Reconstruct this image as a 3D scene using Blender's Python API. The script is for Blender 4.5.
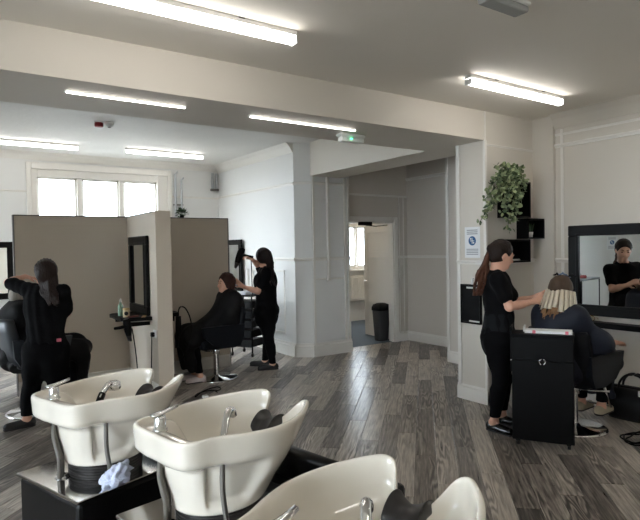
import bpy, bmesh, math, random
import numpy as np
from mathutils import Vector, Matrix
random.seed(7); RNG = np.random.default_rng(7)
for o in list(bpy.data.objects): bpy.data.objects.remove(o)
scene = bpy.context.scene
COL = scene.collection

# ------------------------------------------------------------------ camera
F_PX, YAW, PITCH, ROLL, CAM_H = 552.05, math.radians(34.43), math.radians(1.2166), math.radians(1.0205), 1.6
fw = np.array([math.sin(YAW)*math.cos(PITCH), math.cos(YAW)*math.cos(PITCH), -math.sin(PITCH)])
r0 = np.array([math.cos(YAW), -math.sin(YAW), 0.0]); d0 = np.cross(fw, r0)
RT = math.cos(ROLL)*r0 + math.sin(ROLL)*d0; DN = np.cross(fw, RT)
CAM = np.array([0, 0, CAM_H])
cd = bpy.data.cameras.new('camera'); cam = bpy.data.objects.new('camera', cd); COL.objects.link(cam)
cd.sensor_fit = 'HORIZONTAL'; cd.sensor_width = 36; cd.lens = F_PX/640*36; cd.clip_start = 0.02; cd.clip_end = 200
mw = Matrix.Identity(4)
for i in range(3):
    mw[i][0] = RT[i]; mw[i][1] = -DN[i]; mw[i][2] = -fw[i]; mw[i][3] = CAM[i]
cam.matrix_world = mw
scene.camera = cam

# ------------------------------------------------------------------ sky, exposure
world = bpy.data.worlds.new('overcast_sky'); scene.world = world; world.use_nodes = True
bg = world.node_tree.nodes['Background']; bg.inputs[0].default_value = (0.88, 0.94, 1.0, 1); bg.inputs[1].default_value = 8.5
scene.view_settings.view_transform = 'Standard'; scene.view_settings.look = 'None'
scene.view_settings.gamma = 1.0; scene.view_settings.use_curve_mapping = False
scene.view_settings.exposure = 1.12
LED_FRONT, LED_BACK = 7.5, 6.5

# ------------------------------------------------------------------ picture to place
def ray(px, py): return RT*((px-320)/F_PX) + DN*((py-260)/F_PX) + fw
def G(px, py, z=0.0):
    d = ray(px, py); return CAM + d*((z-CAM_H)/d[2])
def PX(px, py, x):
    d = ray(px, py); return CAM + d*(x/d[0])
def PY(px, py, y):
    d = ray(px, py); return CAM + d*(y/d[1])
def PD(px, py, depth): return CAM + ray(px, py)*depth
def proj(w):
    v = np.asarray(w, float)-CAM; z = v@fw
    return 320+F_PX*(v@RT)/z, 260+F_PX*(v@DN)/z, z
V = lambda *a: np.array(a, float)
def nz(v): v = np.asarray(v, float); return v/np.linalg.norm(v)

# ------------------------------------------------------------------ materials
def lin(c): return tuple(((x/255)/12.92 if x/255 <= .04045 else ((x/255+.055)/1.055)**2.4) for x in c)
MATS = {}
def mat(name, rgb, rough=.6, metal=0, spec=.5, noise=0, nscale=20, bump=0, bscale=60, coat=0, sheen=0, emit=None, stretch=None, srgb=True):
    if name in MATS: return MATS[name]
    m = bpy.data.materials.new(name); m.use_nodes = True; nt = m.node_tree; b = nt.nodes['Principled BSDF']
    c = lin(rgb) if srgb else rgb
    b.inputs['Base Color'].default_value = (*c, 1); b.inputs['Roughness'].default_value = rough
    b.inputs['Metallic'].default_value = metal; b.inputs['Specular IOR Level'].default_value = spec
    if coat: b.inputs['Coat Weight'].default_value = coat; b.inputs['Coat Roughness'].default_value = .05
    if sheen: b.inputs['Sheen Weight'].default_value = sheen
    if emit: b.inputs['Emission Color'].default_value = (*emit[0], 1); b.inputs['Emission Strength'].default_value = emit[1]
    if noise or bump:
        tc = nt.nodes.new('ShaderNodeNewGeometry'); mp = nt.nodes.new('ShaderNodeMapping')
        nt.links.new(tc.outputs['Position'], mp.inputs['Vector'])
        if stretch: mp.inputs['Scale'].default_value = stretch
    if noise:
        n = nt.nodes.new('ShaderNodeTexNoise'); n.inputs['Scale'].default_value = nscale; n.inputs['Detail'].default_value = 5
        r = nt.nodes.new('ShaderNodeMapRange'); r.inputs['To Min'].default_value = 1-noise; r.inputs['To Max'].default_value = 1+noise
        mx = nt.nodes.new('ShaderNodeVectorMath'); mx.operation = 'SCALE'; mx.inputs[0].default_value = c
        nt.links.new(mp.outputs[0], n.inputs['Vector']); nt.links.new(n.outputs[0], r.inputs[0])
        nt.links.new(r.outputs[0], mx.inputs['Scale']); nt.links.new(mx.outputs[0], b.inputs['Base Color'])
    if bump:
        n2 = nt.nodes.new('ShaderNodeTexNoise'); n2.inputs['Scale'].default_value = bscale; n2.inputs['Detail'].default_value = 4
        bp = nt.nodes.new('ShaderNodeBump'); bp.inputs['Strength'].default_value = bump; bp.inputs['Distance'].default_value = .01
        nt.links.new(mp.outputs[0], n2.inputs['Vector']); nt.links.new(n2.outputs[0], bp.inputs['Height']); nt.links.new(bp.outputs[0], b.inputs['Normal'])
    MATS[name] = m; return m

WALL = mat('painted_wall', (206, 199, 188), .65, noise=.03, nscale=1.5, bump=.05, bscale=40)
WALLB = mat('back_room_paint', (222, 221, 218), .6, noise=.03, nscale=1.5, bump=.05, bscale=40)
CEIL = mat('ceiling_paint', (228, 222, 212), .8, noise=.03, nscale=1.2, bump=.1, bscale=25)
CEILB = mat('back_ceiling_paint', (222, 220, 215), .7, noise=.04, nscale=2.5, bump=.5, bscale=16)
HALLW = mat('hall_paint', (204, 196, 186), .7, noise=.03, nscale=1.5)
TRIM = mat('white_gloss_trim', (224, 220, 213), .35, noise=.02)
PART = mat('partition_paint', (202, 190, 174), .7, noise=.02, nscale=2, bump=.03)
CAP = mat('grey_cap', (92, 88, 86), .5)
BLACK = mat('satin_black', (9, 9, 10), .5, noise=.1, spec=.12)
BLACKG = mat('black_frame', (10, 9, 9), .4, bump=.04, bscale=120, spec=.15)
LEATHER = mat('black_leather', (11, 11, 12), .42, bump=.12, bscale=300, spec=.3)
VINYL = mat('charcoal_vinyl', (15, 18, 23), .5, bump=.06, bscale=300, spec=.15)
CHROME = mat('chrome', (225, 225, 225), .09, metal=1)
STEEL = mat('braided_steel', (120, 116, 110), .35, metal=1, bump=.4, bscale=500)
CERAM = mat('cream_ceramic', (226, 219, 206), .08, spec=.5, coat=.5)
RUBBER = mat('dark_rubber', (30, 26, 25), .4)
MIRROR = mat('mirror_glass', (225, 230, 230), .005, metal=1)
WHITEP = mat('white_plastic', (225, 225, 222), .4)
PAPER = mat('paper', (226, 227, 228), .8)
BLUE = mat('blue_print', (42, 90, 140), .7)
GREYP = mat('grey_print', (150, 152, 156), .8)
RED = mat('red_plastic', (150, 28, 30), .4)
PINK = mat('pink_plastic', (214, 110, 130), .5)
CARPET = mat('blue_grey_carpet', (92, 104, 118), .9, noise=.15, nscale=60)
CLOTH = mat('black_cotton', (12, 12, 14), .9, noise=.15, nscale=30, bump=.25, bscale=45, spec=.12)
DENIM = mat('black_trouser_cloth', (10, 10, 12), .9, noise=.15, nscale=40, bump=.2, bscale=60, spec=.1)
APRON = mat('black_apron_cloth', (17, 19, 22), .8, bump=.2, bscale=50, spec=.15)
CAPE = mat('black_cape_nylon', (11, 11, 13), .7, bump=.3, bscale=22, spec=.2)
CAPE2 = mat('navy_cape_nylon', (27, 31, 42), .65, bump=.3, bscale=22, spec=.25)
SKIN = mat('skin', (214, 164, 140), .5, noise=.05, nscale=25)
LIPS = mat('lip_skin', (178, 96, 92), .45)
EYE = mat('eye_dark', (30, 22, 18), .2)
def hair(name, rgb): return mat(name, rgb, .55, spec=.2, noise=.35, nscale=60, bump=.6, bscale=110, stretch=(1, 1, .12))
HAIR_D = hair('dark_brown_hair', (33, 22, 18)); HAIR_A = hair('auburn_brown_hair', (84, 52, 38)); HAIR_B = hair('near_black_hair', (28, 19, 18))
HAIR_R = hair('chestnut_hair', (54, 33, 27)); HAIR_G = hair('ash_grey_hair', (140, 132, 124)); HAIR_F = hair('brown_root_hair', (74, 58, 46)); HAIR_E = hair('honey_brown_hair', (120, 88, 60))
FOIL = mat('cream_foil', (200, 186, 164), .35, noise=.15, nscale=40, stretch=(1, 1, .15))
LEAFG = None
def emitter(name, col, s):
    m = bpy.data.materials.new(name); m.use_nodes = True; nt = m.node_tree; nt.nodes.remove(nt.nodes['Principled BSDF'])
    e = nt.nodes.new('ShaderNodeEmission'); e.inputs[0].default_value = (*col, 1); e.inputs[1].default_value = s
    nt.links.new(e.outputs[0], nt.nodes['Material Output'].inputs[0]); return m
LEDF = emitter('led_diffuser_warm', (1, .965, .915), LED_FRONT)
LEDR = emitter('led_added_far_room', (1, .9, .74), 30)
LEDB = emitter('led_diffuser_neutral', (1, .97, .93), LED_BACK)
GREENLED = emitter('green_led', (.1, 1, .4), 2)
def glass():
    m = bpy.data.materials.new('window_glass'); m.use_nodes = True; nt = m.node_tree; nt.nodes.remove(nt.nodes['Principled BSDF'])
    t = nt.nodes.new('ShaderNodeBsdfTransparent'); t.inputs[0].default_value = (.95, .98, 1, 1); g = nt.nodes.new('ShaderNodeBsdfGlossy'); g.inputs['Roughness'].default_value = .02
    mx = nt.nodes.new('ShaderNodeMixShader'); mx.inputs[0].default_value = .06
    nt.links.new(t.outputs[0], mx.inputs[1]); nt.links.new(g.outputs[0], mx.inputs[2]); nt.links.new(mx.outputs[0], nt.nodes['Material Output'].inputs[0]); return m
GLASS = glass()

def floor_mat():
    m = bpy.data.materials.new('weathered_oak_plank'); m.use_nodes = True; nt = m.node_tree; b = nt.nodes['Principled BSDF']; L = nt.links.new
    N = lambda t: nt.nodes.new(t)
    g = N('ShaderNodeNewGeometry'); oi = N('ShaderNodeObjectInfo')
    ad = N('ShaderNodeMath'); ad.operation = 'ADD'; L(g.outputs['Random Per Island'], ad.inputs[0]); L(oi.outputs['Random'], ad.inputs[1])
    fr = N('ShaderNodeMath'); fr.operation = 'FRACT'; L(ad.outputs[0], fr.inputs[0])
    rot = N('ShaderNodeVectorRotate'); rot.rotation_type = 'Z_AXIS'; rot.inputs['Angle'].default_value = -math.radians(45); L(g.outputs['Position'], rot.inputs['Vector'])
    off = N('ShaderNodeMath'); off.operation = 'MULTIPLY'; off.inputs[1].default_value = 37; L(fr.outputs[0], off.inputs[0])
    cv = N('ShaderNodeCombineXYZ'); L(off.outputs[0], cv.inputs[0]); L(off.outputs[0], cv.inputs[1])
    add = N('ShaderNodeVectorMath'); L(rot.outputs[0], add.inputs[0]); L(cv.outputs[0], add.inputs[1])
    mp = N('ShaderNodeMapping'); mp.inputs['Scale'].default_value = (1.6, 24, 1); L(add.outputs[0], mp.inputs['Vector'])
    n1 = N('ShaderNodeTexNoise'); n1.inputs['Scale'].default_value = 2.2; n1.inputs['Detail'].default_value = 8; n1.inputs['Roughness'].default_value = .65; L(mp.outputs[0], n1.inputs['Vector'])
    mp2 = N('ShaderNodeMapping'); mp2.inputs['Scale'].default_value = (.9, 7, 1); L(add.outputs[0], mp2.inputs['Vector'])
    n2 = N('ShaderNodeTexNoise'); n2.inputs['Scale'].default_value = 1.2; n2.inputs['Detail'].default_value = 2; L(mp2.outputs[0], n2.inputs['Vector'])
    ml = N('ShaderNodeMath'); ml.operation = 'MULTIPLY'; ml.inputs[1].default_value = 13; L(n2.outputs[0], ml.inputs[0])
    sn = N('ShaderNodeMath'); sn.operation = 'SINE'; m6 = N('ShaderNodeMath'); m6.operation = 'MULTIPLY'; m6.inputs[1].default_value = 5; L(ml.outputs[0], m6.inputs[0]); L(m6.outputs[0], sn.inputs[0])
    # cathedral rings only where the broad noise says so
    n3 = N('ShaderNodeTexNoise'); n3.inputs['Scale'].default_value = .9; L(mp2.outputs[0], n3.inputs['Vector'])
    st = N('ShaderNodeMapRange'); st.inputs['From Min'].default_value = .5; st.inputs['From Max'].default_value = .62; st.inputs['To Max'].default_value = .16; L(n3.outputs[0], st.inputs[0])
    rg = N('ShaderNodeMath'); rg.operation = 'MULTIPLY'; L(sn.outputs[0], rg.inputs[0]); L(st.outputs[0], rg.inputs[1])
    sm = N('ShaderNodeMath'); sm.operation = 'ADD'; L(n1.outputs[0], sm.inputs[0]); L(rg.outputs[0], sm.inputs[1])
    tone = N('ShaderNodeMapRange'); tone.inputs['To Min'].default_value = -.19; tone.inputs['To Max'].default_value = .19; L(fr.outputs[0], tone.inputs[0])
    s2 = N('ShaderNodeMath'); s2.operation = 'ADD'; L(sm.outputs[0], s2.inputs[0]); L(tone.outputs[0], s2.inputs[1])
    cr = N('ShaderNodeValToRGB'); L(s2.outputs[0], cr.inputs[0])
    el = cr.color_ramp.elements; el[0].position = .28; el[0].color = (*lin((70, 64, 60)), 1); el[1].position = .78; el[1].color = (*lin((196, 186, 174)), 1)
    e = el.new(.5); e.color = (*lin((134, 125, 117)), 1)
    L(cr.outputs[0], b.inputs['Base Color'])
    rr = N('ShaderNodeMapRange'); rr.inputs['To Min'].default_value = .22; rr.inputs['To Max'].default_value = .38; L(n1.outputs[0], rr.inputs[0]); L(rr.outputs[0], b.inputs['Roughness'])
    bp = N('ShaderNodeBump'); bp.inputs['Strength'].default_value = .15; bp.inputs['Distance'].default_value = .002; L(sm.outputs[0], bp.inputs['Height']); L(bp.outputs[0], b.inputs['Normal'])
    return m
PLANK = floor_mat()
SUBFLOOR = mat('dark_plank_joint', (40, 37, 35), .7)

def leaf_mat(name, a, bcol):
    m = bpy.data.materials.new(name); m.use_nodes = True; nt = m.node_tree; b = nt.nodes['Principled BSDF']
    g = nt.nodes.new('ShaderNodeNewGeometry'); cr = nt.nodes.new('ShaderNodeValToRGB'); nt.links.new(g.outputs['Random Per Island'], cr.inputs[0])
    el = cr.color_ramp.elements; el[0].color = (*lin(a), 1); el[1].color = (*lin(bcol), 1); el[1].position = .95
    nt.links.new(cr.outputs[0], b.inputs['Base Color']); b.inputs['Roughness'].default_value = .5; return m
LEAF = leaf_mat('variegated_leaf', (44, 70, 40), (160, 172, 130)); LEAFD = leaf_mat('dark_leaf', (30, 52, 34), (66, 92, 58))

# ------------------------------------------------------------------ mesh helpers
def fast_mesh(name, verts, quads):
    me = bpy.data.meshes.new(name); verts = np.asarray(verts, np.float32); quads = np.asarray(quads, np.int32)
    me.vertices.add(len(verts)); me.vertices.foreach_set('co', verts.ravel())
    k = quads.shape[1]
    me.loops.add(quads.size); me.loops.foreach_set('vertex_index', quads.ravel())
    me.polygons.add(len(quads)); me.polygons.foreach_set('loop_start', np.arange(0, quads.size, k, dtype=np.int32))
    me.polygons.foreach_set('use_smooth', np.ones(len(quads), bool)); me.update(calc_edges=True); me.validate(); return me
class MB:
    def __init__(s): s.v = []; s.f = []; s.sm = []
    def add(s, vs, fs, smooth=False):
        n = len(s.v); s.v += [tuple(map(float, v)) for v in vs]; s.f += [tuple(i+n for i in f) for f in fs]; s.sm += [smooth]*len(fs); return s
    def box(s, lo, hi, bev=0, M=None):
        lo = [min(a, b) for a, b in zip(lo, hi)] if False else list(lo); hi = list(hi)
        bm = bmesh.new(); bmesh.ops.create_cube(bm, size=1)
        for v in bm.verts: v.co = Vector([lo[i]+(v.co[i]+.5)*(hi[i]-lo[i]) for i in range(3)])
        if bev: bmesh.ops.bevel(bm, geom=list(bm.edges), offset=bev, segments=2 if bev > .008 else 1, affect='EDGES', profile=.5)
        if M is not None: bm.transform(M)
        bm.verts.index_update(); s.add([v.co[:] for v in bm.verts], [[v.index for v in f.verts] for f in bm.faces], False); bm.free(); return s
    def prism(s, poly, z0, z1):
        n = len(poly); area = sum(poly[i][0]*poly[(i+1) % n][1]-poly[(i+1) % n][0]*poly[i][1] for i in range(n))
        if area < 0: poly = poly[::-1]
        vs = [(x, y, z0) for x, y in poly]+[(x, y, z1) for x, y in poly]
        s.add(vs, [list(range(n))[::-1], list(range(n, 2*n))]+[[i, (i+1) % n, n+(i+1) % n, n+i] for i in range(n)]); return s
    def rings(s, rs, cap=(True, True), closed=True, smooth=True):
        n = len(rs[0]); vs = [p for r in rs for p in r]; fs = []
        for a in range(len(rs)-1):
            for i in range(n if closed else n-1):
                j = (i+1) % n; fs.append([a*n+i, a*n+j, (a+1)*n+j, (a+1)*n+i])
        if cap[0]: fs.append(list(range(n))[::-1])
        if cap[1]: fs.append([(len(rs)-1)*n+i for i in range(n)])
        s.add(vs, fs, smooth); return s
    def tube(s, pts, r, n=8, cap=True):
        pts = [np.asarray(p, float) for p in pts]; m = len(pts); rr = [r]*m if np.isscalar(r) else r; rs = []; ref = None
        for i in range(m):
            t = nz(pts[min(i+1, m-1)]-pts[max(i-1, 0)])
            if ref is None: ref = V(0, 0, 1) if abs(t[2]) < .9 else V(1, 0, 0)
            a = nz(np.cross(t, ref)); b = np.cross(t, a); ref = np.cross(a, t) if False else ref
            rs.append([pts[i]+rr[i]*(math.cos(2*math.pi*k/n)*a+math.sin(2*math.pi*k/n)*b) for k in range(n)])
        return s.rings(rs, (cap, cap))
    def lathe(s, prof, c=(0, 0, 0), n=24, cap=(True, True)):
        return s.rings([[(c[0]+r*math.cos(2*math.pi*k/n), c[1]+r*math.sin(2*math.pi*k/n), c[2]+z) for k in range(n)] for r, z in prof], cap)
    def build(s, name, m, parent=None, loc=None, off=None):
        me = bpy.data.meshes.new(name); vs = s.v if off is None else [tuple(np.asarray(v)-off) for v in s.v]
        me.from_pydata(vs, [], s.f); me.polygons.foreach_set('use_smooth', s.sm); me.materials.append(m); me.update()
        o = bpy.data.objects.new(name, me); COL.objects.link(o)
        if parent is not None: o.parent = parent
        if loc is not None: o.location = loc
        return o
def catmull(pts, n, closed=False):
    pts = [np.asarray(p, float) for p in pts]; m = len(pts); out = []
    seg = m if closed else m-1
    for i in range(n):
        t = i/(n if closed else n-1)*seg; k = min(int(t), seg-1); u = t-k
        g = (lambda j: pts[j % m]) if closed else (lambda j: pts[min(max(j, 0), m-1)])
        a, b, c, d = g(k-1), g(k), g(k+1), g(k+2)
        out.append(.5*((2*b)+(-a+c)*u+(2*a-5*b+4*c-d)*u*u+(-a+3*b-3*c+d)*u**3))
    return out
def tag(o, label, cat, group=None):
    o['label'] = label; o['category'] = cat
    if group: o['group'] = group
    return o
def thing(name, label, cat, loc=(0, 0, 0), rz=0, group=None):
    o = bpy.data.objects.new(name, None); COL.objects.link(o); o.location = loc; o.rotation_euler = (0, 0, rz); o.empty_display_size = .1
    return tag(o, label, cat, group)
def struct(name, mb, m, parent=None, label=None):
    o = mb.build(name, m, parent)
    if parent is None: o['kind'] = 'structure'
    if label: o['label'] = label
    return o
def bx(lo, hi, bev=0): return MB().box(lo, hi, bev)

# ------------------------------------------------------------------ the shell
XR, XL, YF, YB = 5.30, -3.4, -1.8, 9.5
XJ, BF, BBK = 4.48, 3.605, 4.36           # jamb plane, beam front, beam back
CZ, CZB, BZ = 2.93, 3.15, 2.645
ground = struct('ground', bx((-40, -40, -.4), (40, 40, -.3)), mat('pavement', (140, 138, 134), .9, noise=.1, nscale=3))
floor = struct('floor', bx((XL-.15, YF-.15, -.2), (8.65, YB+.15, -.004)), SUBFLOOR)
carp = struct('floor_far_room', bx((4.62, 7.0, -.004), (8.5, YB, .002)), CARPET)
struct('ceiling_front', bx((XL-.15, YF-.15, CZ), (XR+.15, BF, CZ+.3)), CEIL)
struct('ceiling_back', bx((XL-.15, BBK, CZB), (8.65, YB+.15, CZB+.1)), CEILB)
struct('trim_ceiling_beam', bx((XL-.15, BF, BZ), (XR+.15, BBK, CZ+.3)), WALL)
struct('wall_right', bx((XR, YF-.15, 0), (XR+.15, BF, CZ)), WALL)
struct('wall_right_pilaster', bx((XR-.04, 3.36, 0), (XR, BF, CZ)), WALL)
struct('wall_pier', MB().prism([(XJ, BF), (XR+.15, BF), (XR+.15, 3.97), (XJ, 3.97)], 0, BZ), WALL)
struct('wall_hall_near', bx((5.75, BBK, 0), (6.73, 5.29, CZB)), HALLW)
struct('wall_hall_link', bx((XR, 3.97, 0), (5.75, BBK, CZB)), HALLW)
struct('wall_hall_right', bx((6.58, 5.29, 0), (6.73, 6.95, CZB)), HALLW)
struct('wall_divider', MB().prism([(4.26, YB), (4.29, 6.91), (XJ+.01, 6.75), (5.19, 6.75), (5.19, 7.07), (4.62, 7.07), (4.62, YB)], 0, CZB), WALLB)
DX0, DX1, DZ = 5.29, 6.27, 2.02
m = MB(); m.box((5.19, 6.95, 0), (DX0, 7.07, CZB)); m.box((DX1, 6.95, 0), (6.73, 7.07, CZB)); m.box((DX0, 6.95, DZ), (DX1, 7.07, CZB))
struct('wall_hall_back', m, HALLW)
struct('wall_far_room_right', bx((8.5, 7.07, 0), (8.65, YB, CZB)), WALL)
struct('wall_far_room_front', bx((6.73, 6.95, 0), (8.65, 7.07, CZB)), WALL)
struct('trim_soffit', bx((XJ, BBK, 2.66), (5.02, 6.75, CZB)), WALL)
def wall_with_hole(name, axis, lo, hi, holes, m):
    # a wall box with rectangular holes along its length: holes = (a0, a1, z0, z1)
    b = MB(); a = lo[axis]
    def seg(a0, a1, z0, z1):
        l = list(lo); h = list(hi); l[axis] = a0; h[axis] = a1; l[2] = z0; h[2] = z1; b.box(l, h)
    for a0, a1, z0, z1 in holes:
        seg(a, a0, lo[2], hi[2]); seg(a0, a1, lo[2], z0); seg(a0, a1, z1, hi[2]); a = a1
    seg(a, hi[axis], lo[2], hi[2]); return struct(name, b, m)
xw = lambda px: float(PY(px, 185, 9.5)[0])
W0, W1 = xw(31), xw(167); WZ0, WZ1 = 1.15, 2.9
F0, F1 = 7.05, 7.95
wall_with_hole('wall_back', 0, (XL-.15, YB, 0), (8.65, YB+.15, CZB), [(W0+.06, W1-.06, WZ0+.05, WZ1-.06), (F0, F1, 1.18, 2.1)], WALLB)
S0, S1 = 6.7, 9.1
wall_with_hole('wall_left', 1, (XL-.15, YF-.15, 0), (XL, YB+.15, CZB), [(-1.0, 2.6, .6, 2.5), (S0, S1, .5, 2.6)], WALLB)
struct('wall_front', bx((XL, YF-.15, 0), (XR, YF, CZ)), WALL)
struct('wall_left_jamb', bx((-1.45, BF, 0), (-1.0, 5.1, CZB)), WALLB)

# windows: frame bars, sill and one pane per light
def window(name, axis, fixed, a0, a1, z0, z1, lights, depth, bar=.07, face=1):
    # lights = list of (a0, a1) panes
    b = MB()
    def slab(p0, p1, q0, q1, d0, d1):
        if axis == 0: return (p0, fixed+d0, q0), (p1, fixed+d1, q1)
        return (fixed+d0, p0, q0), (fixed+d1, p1, q1)
    def put(p0, p1, q0, q1, d0, d1, bev=.006): lo, hi = slab(p0, p1, q0, q1, d0, d1); b.box([min(x, y) for x, y in zip(lo, hi)], [max(x, y) for x, y in zip(lo, hi)], bev)
    put(a0, lights[0][0], z0, z1, -.02*face, .10*face); put(lights[-1][1], a1, z0, z1, -.02*face, .10*face)
    put(lights[0][0], lights[-1][1], z1-bar*1.6, z1, -.02*face, .10*face); put(lights[0][0], lights[-1][1], z0, z0+bar, -.02*face, .10*face)
    for (p, q), (r, s_) in zip(lights, lights[1:]): put(q, r, z0+bar, z1-bar*1.6, .0, .10*face)
    w = struct(name, b, TRIM)
    for p, q in lights:
        lo, hi = slab(p, q, z0+bar, z1-bar*1.6, .05*face, .056*face)
        MB().box([min(x, y) for x, y in zip(lo, hi)], [max(x, y) for x, y in zip(lo, hi)]).build('pane', GLASS, w)
        c = MB(); e = .03
        for r in ((p, q, z0+bar, z0+bar+e), (p, q, z1-bar*1.6-e, z1-bar*1.6), (p, p+e, z0+bar, z1-bar*1.6), (q-e, q, z0+bar, z1-bar*1.6)):
            lo, hi = slab(*r, .035*face, .075*face); c.box([min(x, y) for x, y in zip(lo, hi)], [max(x, y) for x, y in zip(lo, hi)], .003)
        c.build('sash', TRIM, w)
    lo, hi = slab(a0-.03, a1+.03, z0-.035, z0, -.12*face, .05*face)
    MB().box([min(x, y) for x, y in zip(lo, hi)], [max(x, y) for x, y in zip(lo, hi)], .006).build('sill', TRIM, w)
    return w
window('window_1', 0, YB, W0, W1, WZ0, WZ1, [(xw(37), xw(77)), (xw(82), xw(119)), (xw(123.5), xw(157))], .1)
window('window_2', 0, YB, F0-.05, F1+.05, 1.13, 2.15, [(F0+.03, 7.48), (7.53, F1-.03)], .1, .06)
window('window_3', 1, XL, S0-.05, S1+.05, .45, 2.65, [(S0+.05, 7.9), (7.98, S1-.05)], .1, .07, -1)
window('window_added_fill', 1, XL, -1.05, 2.65, .55, 2.55, [(-.95, .75), (.83, 2.55)], .1, .07, -1)  # unseen window, added to let daylight into the front room
# moulded surround of the back window (outer architrave)
m = MB(); m.box((W0-.07, YB-.05, WZ0-.05), (W0, YB, WZ1+.1), .008); m.box((W1, YB-.05, WZ0-.05), (W1+.07, YB, WZ1+.1), .008); m.box((W0, YB-.05, WZ1), (W1, YB, WZ1+.1), .008)
struct('trim_window_surround', m, TRIM)

# door to the far room
m = MB(); m.box((DX0-.08, 6.925, 0), (DX0, 6.95, DZ+.08), .005); m.box((DX1, 6.925, 0), (DX1+.08, 6.95, DZ+.08), .005); m.box((DX0, 6.925, DZ), (DX1, 6.95, DZ+.08), .005)
m.box((DX0, 6.94, 0), (DX0+.025, 7.07, DZ)); m.box((DX1-.025, 6.94, 0), (DX1, 7.07, DZ)); m.box((DX0, 6.94, DZ-.025), (DX1, 7.07, DZ))
struct('trim_door_frame', m, TRIM)
door = bpy.data.objects.new('door_1', None); COL.objects.link(door); door['kind'] = 'structure'; door.location = (6.36, 7.09, 0); door.rotation_euler = (0, 0, math.radians(86))
bx((0, -.02, .01), (.80, .02, 1.98), .003).build('leaf', TRIM, door)
m = MB()
for side in (1,):
    for x0, x1 in ((0, .1), (.70, .8), ): m.box((x0, .02, .01), (x1, .03, 1.98), .003)
    for z0, z1 in ((.01, .2), (1.42, 1.52), (1.86, 1.98)): m.box((.1, .02, z0), (.7, .03, z1), .003)
m.build('panel_moulding', TRIM, door)
MB().tube([(.74, .03, 1.0), (.74, .07, 1.0), (.64, .07, 1.0)], .009).build('handle', CHROME, door)
closer = thing('door_closer', 'dark metal door closer on the frame above the open door', 'door closer', (5.62, 6.93, 1.985))
bx((-.12, -.07, -.03), (.12, .008, .025), .006).build('closer_body', BLACK, closer)
MB().tube([(0, -.05, -.03), (.26, .02, -.04), (.5, .005, -.02)], .008).build('closer_arm', BLACK, closer)

# skirting boards, rails, coves
BH = .16
def skirt(name, pts, m=TRIM, h=BH, t=.018):
    # pts: polyline of the wall base, room on the left of travel
    b = MB()
    for (x0, y0), (x1, y1) in zip(pts, pts[1:]):
        d = nz((x1-x0, y1-y0)); n = V(-d[1], d[0])
        prof = [(0, 0), (t, 0), (t, h*.78), (t*.55, h*.86), (t*.45, h), (0, h)]
        e0 = np.array((x0, y0))-d*t*.0; e1 = np.array((x1, y1))+d*t*.0
        b.rings([[(*(e+n*q), z) for q, z in prof] for e in (e0, e1)], (True, True), True, False)
    return struct(name, b, m)
skirt('baseboard_pier', [(XR-.04, BF), (XJ-.02, BF)]); skirt('baseboard_jamb', [(XJ, BF-.018), (XJ, 3.97)][::1][::-1] if False else [(XJ, BF-.018), (XJ, 3.985)])
skirt('baseboard_right', [(XR, YF), (XR, 3.36)]); skirt('baseboard_pilaster', [(XR-.04, 3.345), (XR-.04, BF)])
skirt('baseboard_divider', [(5.19, 6.75), (XJ+.01, 6.75), (4.29, 6.91), (4.26, YB)], h=.2, t=.03)
skirt('baseboard_back', [(4.26, YB), (XL, YB)]); skirt('baseboard_hall_right', [(6.58, 5.29), (6.58, 6.95)]); skirt('baseboard_hall_back', [(6.58, 6.95), (DX1+.08, 6.95)])
skirt('baseboard_hall_near', [(5.75, BBK), (5.75, 5.29)])
def rail(name, pts, z, h=.045, t=.025, m=TRIM):
    b = MB()
    for (x0, y0), (x1, y1) in zip(pts, pts[1:]):
        d = nz((x1-x0, y1-y0)); n = V(-d[1], d[0])
        prof = [(0, -h/2), (t*.5, -h/2), (t*.6, -h*.15), (t, h*.1), (t, h*.4), (t*.7, h/2), (0, h/2)]
        b.rings([[(*(np.array(e)+n*q), z+w) for q, w in prof] for e in ((x0, y0), (x1, y1))], (True, True), True, False)
    return struct(name, b, m)
rail('trim_1', [(XR, YF), (XR, 3.36)], 2.615, .04); rail('trim_2', [(XR, YF), (XR, 3.36)], 1.43)
rail('trim_3', [(XR-.04, BF), (XJ, BF)], 1.43); rail('trim_4', [(XJ, BF-.02), (XJ, 3.97)], 1.43)
rail('trim_5', [(XR-.04, BF), (XJ, BF)], 2.60, .02, .012)
rail('trim_6', [(5.19, 6.75), (XJ+.01, 6.75), (4.29, 6.91), (4.26, YB)], 1.44, .05, .02); rail('trim_7', [(5.19, 6.75), (XJ+.01, 6.75), (4.29, 6.91), (4.26, YB)], 2.56, .04, .018)
rail('trim_8', [(6.58, 5.29), (6.58, 6.95)], 2.74, .05); rail('trim_9', [(6.58, 5.29), (6.58, 6.95), (DX1+.08, 6.95)], 1.43, .04, .015)
rail('trim_10', [(6.58, 6.95), (5.3, 6.95)], 2.45, .035, .015); rail('trim_11', [(4.26, YB), (W1+.07, YB)], 2.55, .03, .015); rail('trim_12', [(W0-.07, YB), (XL, YB)], 2.55, .03, .015)
rail('trim_13', [(XR, YF), (XR, 3.36)], 2.73, .025, .012)
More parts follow.
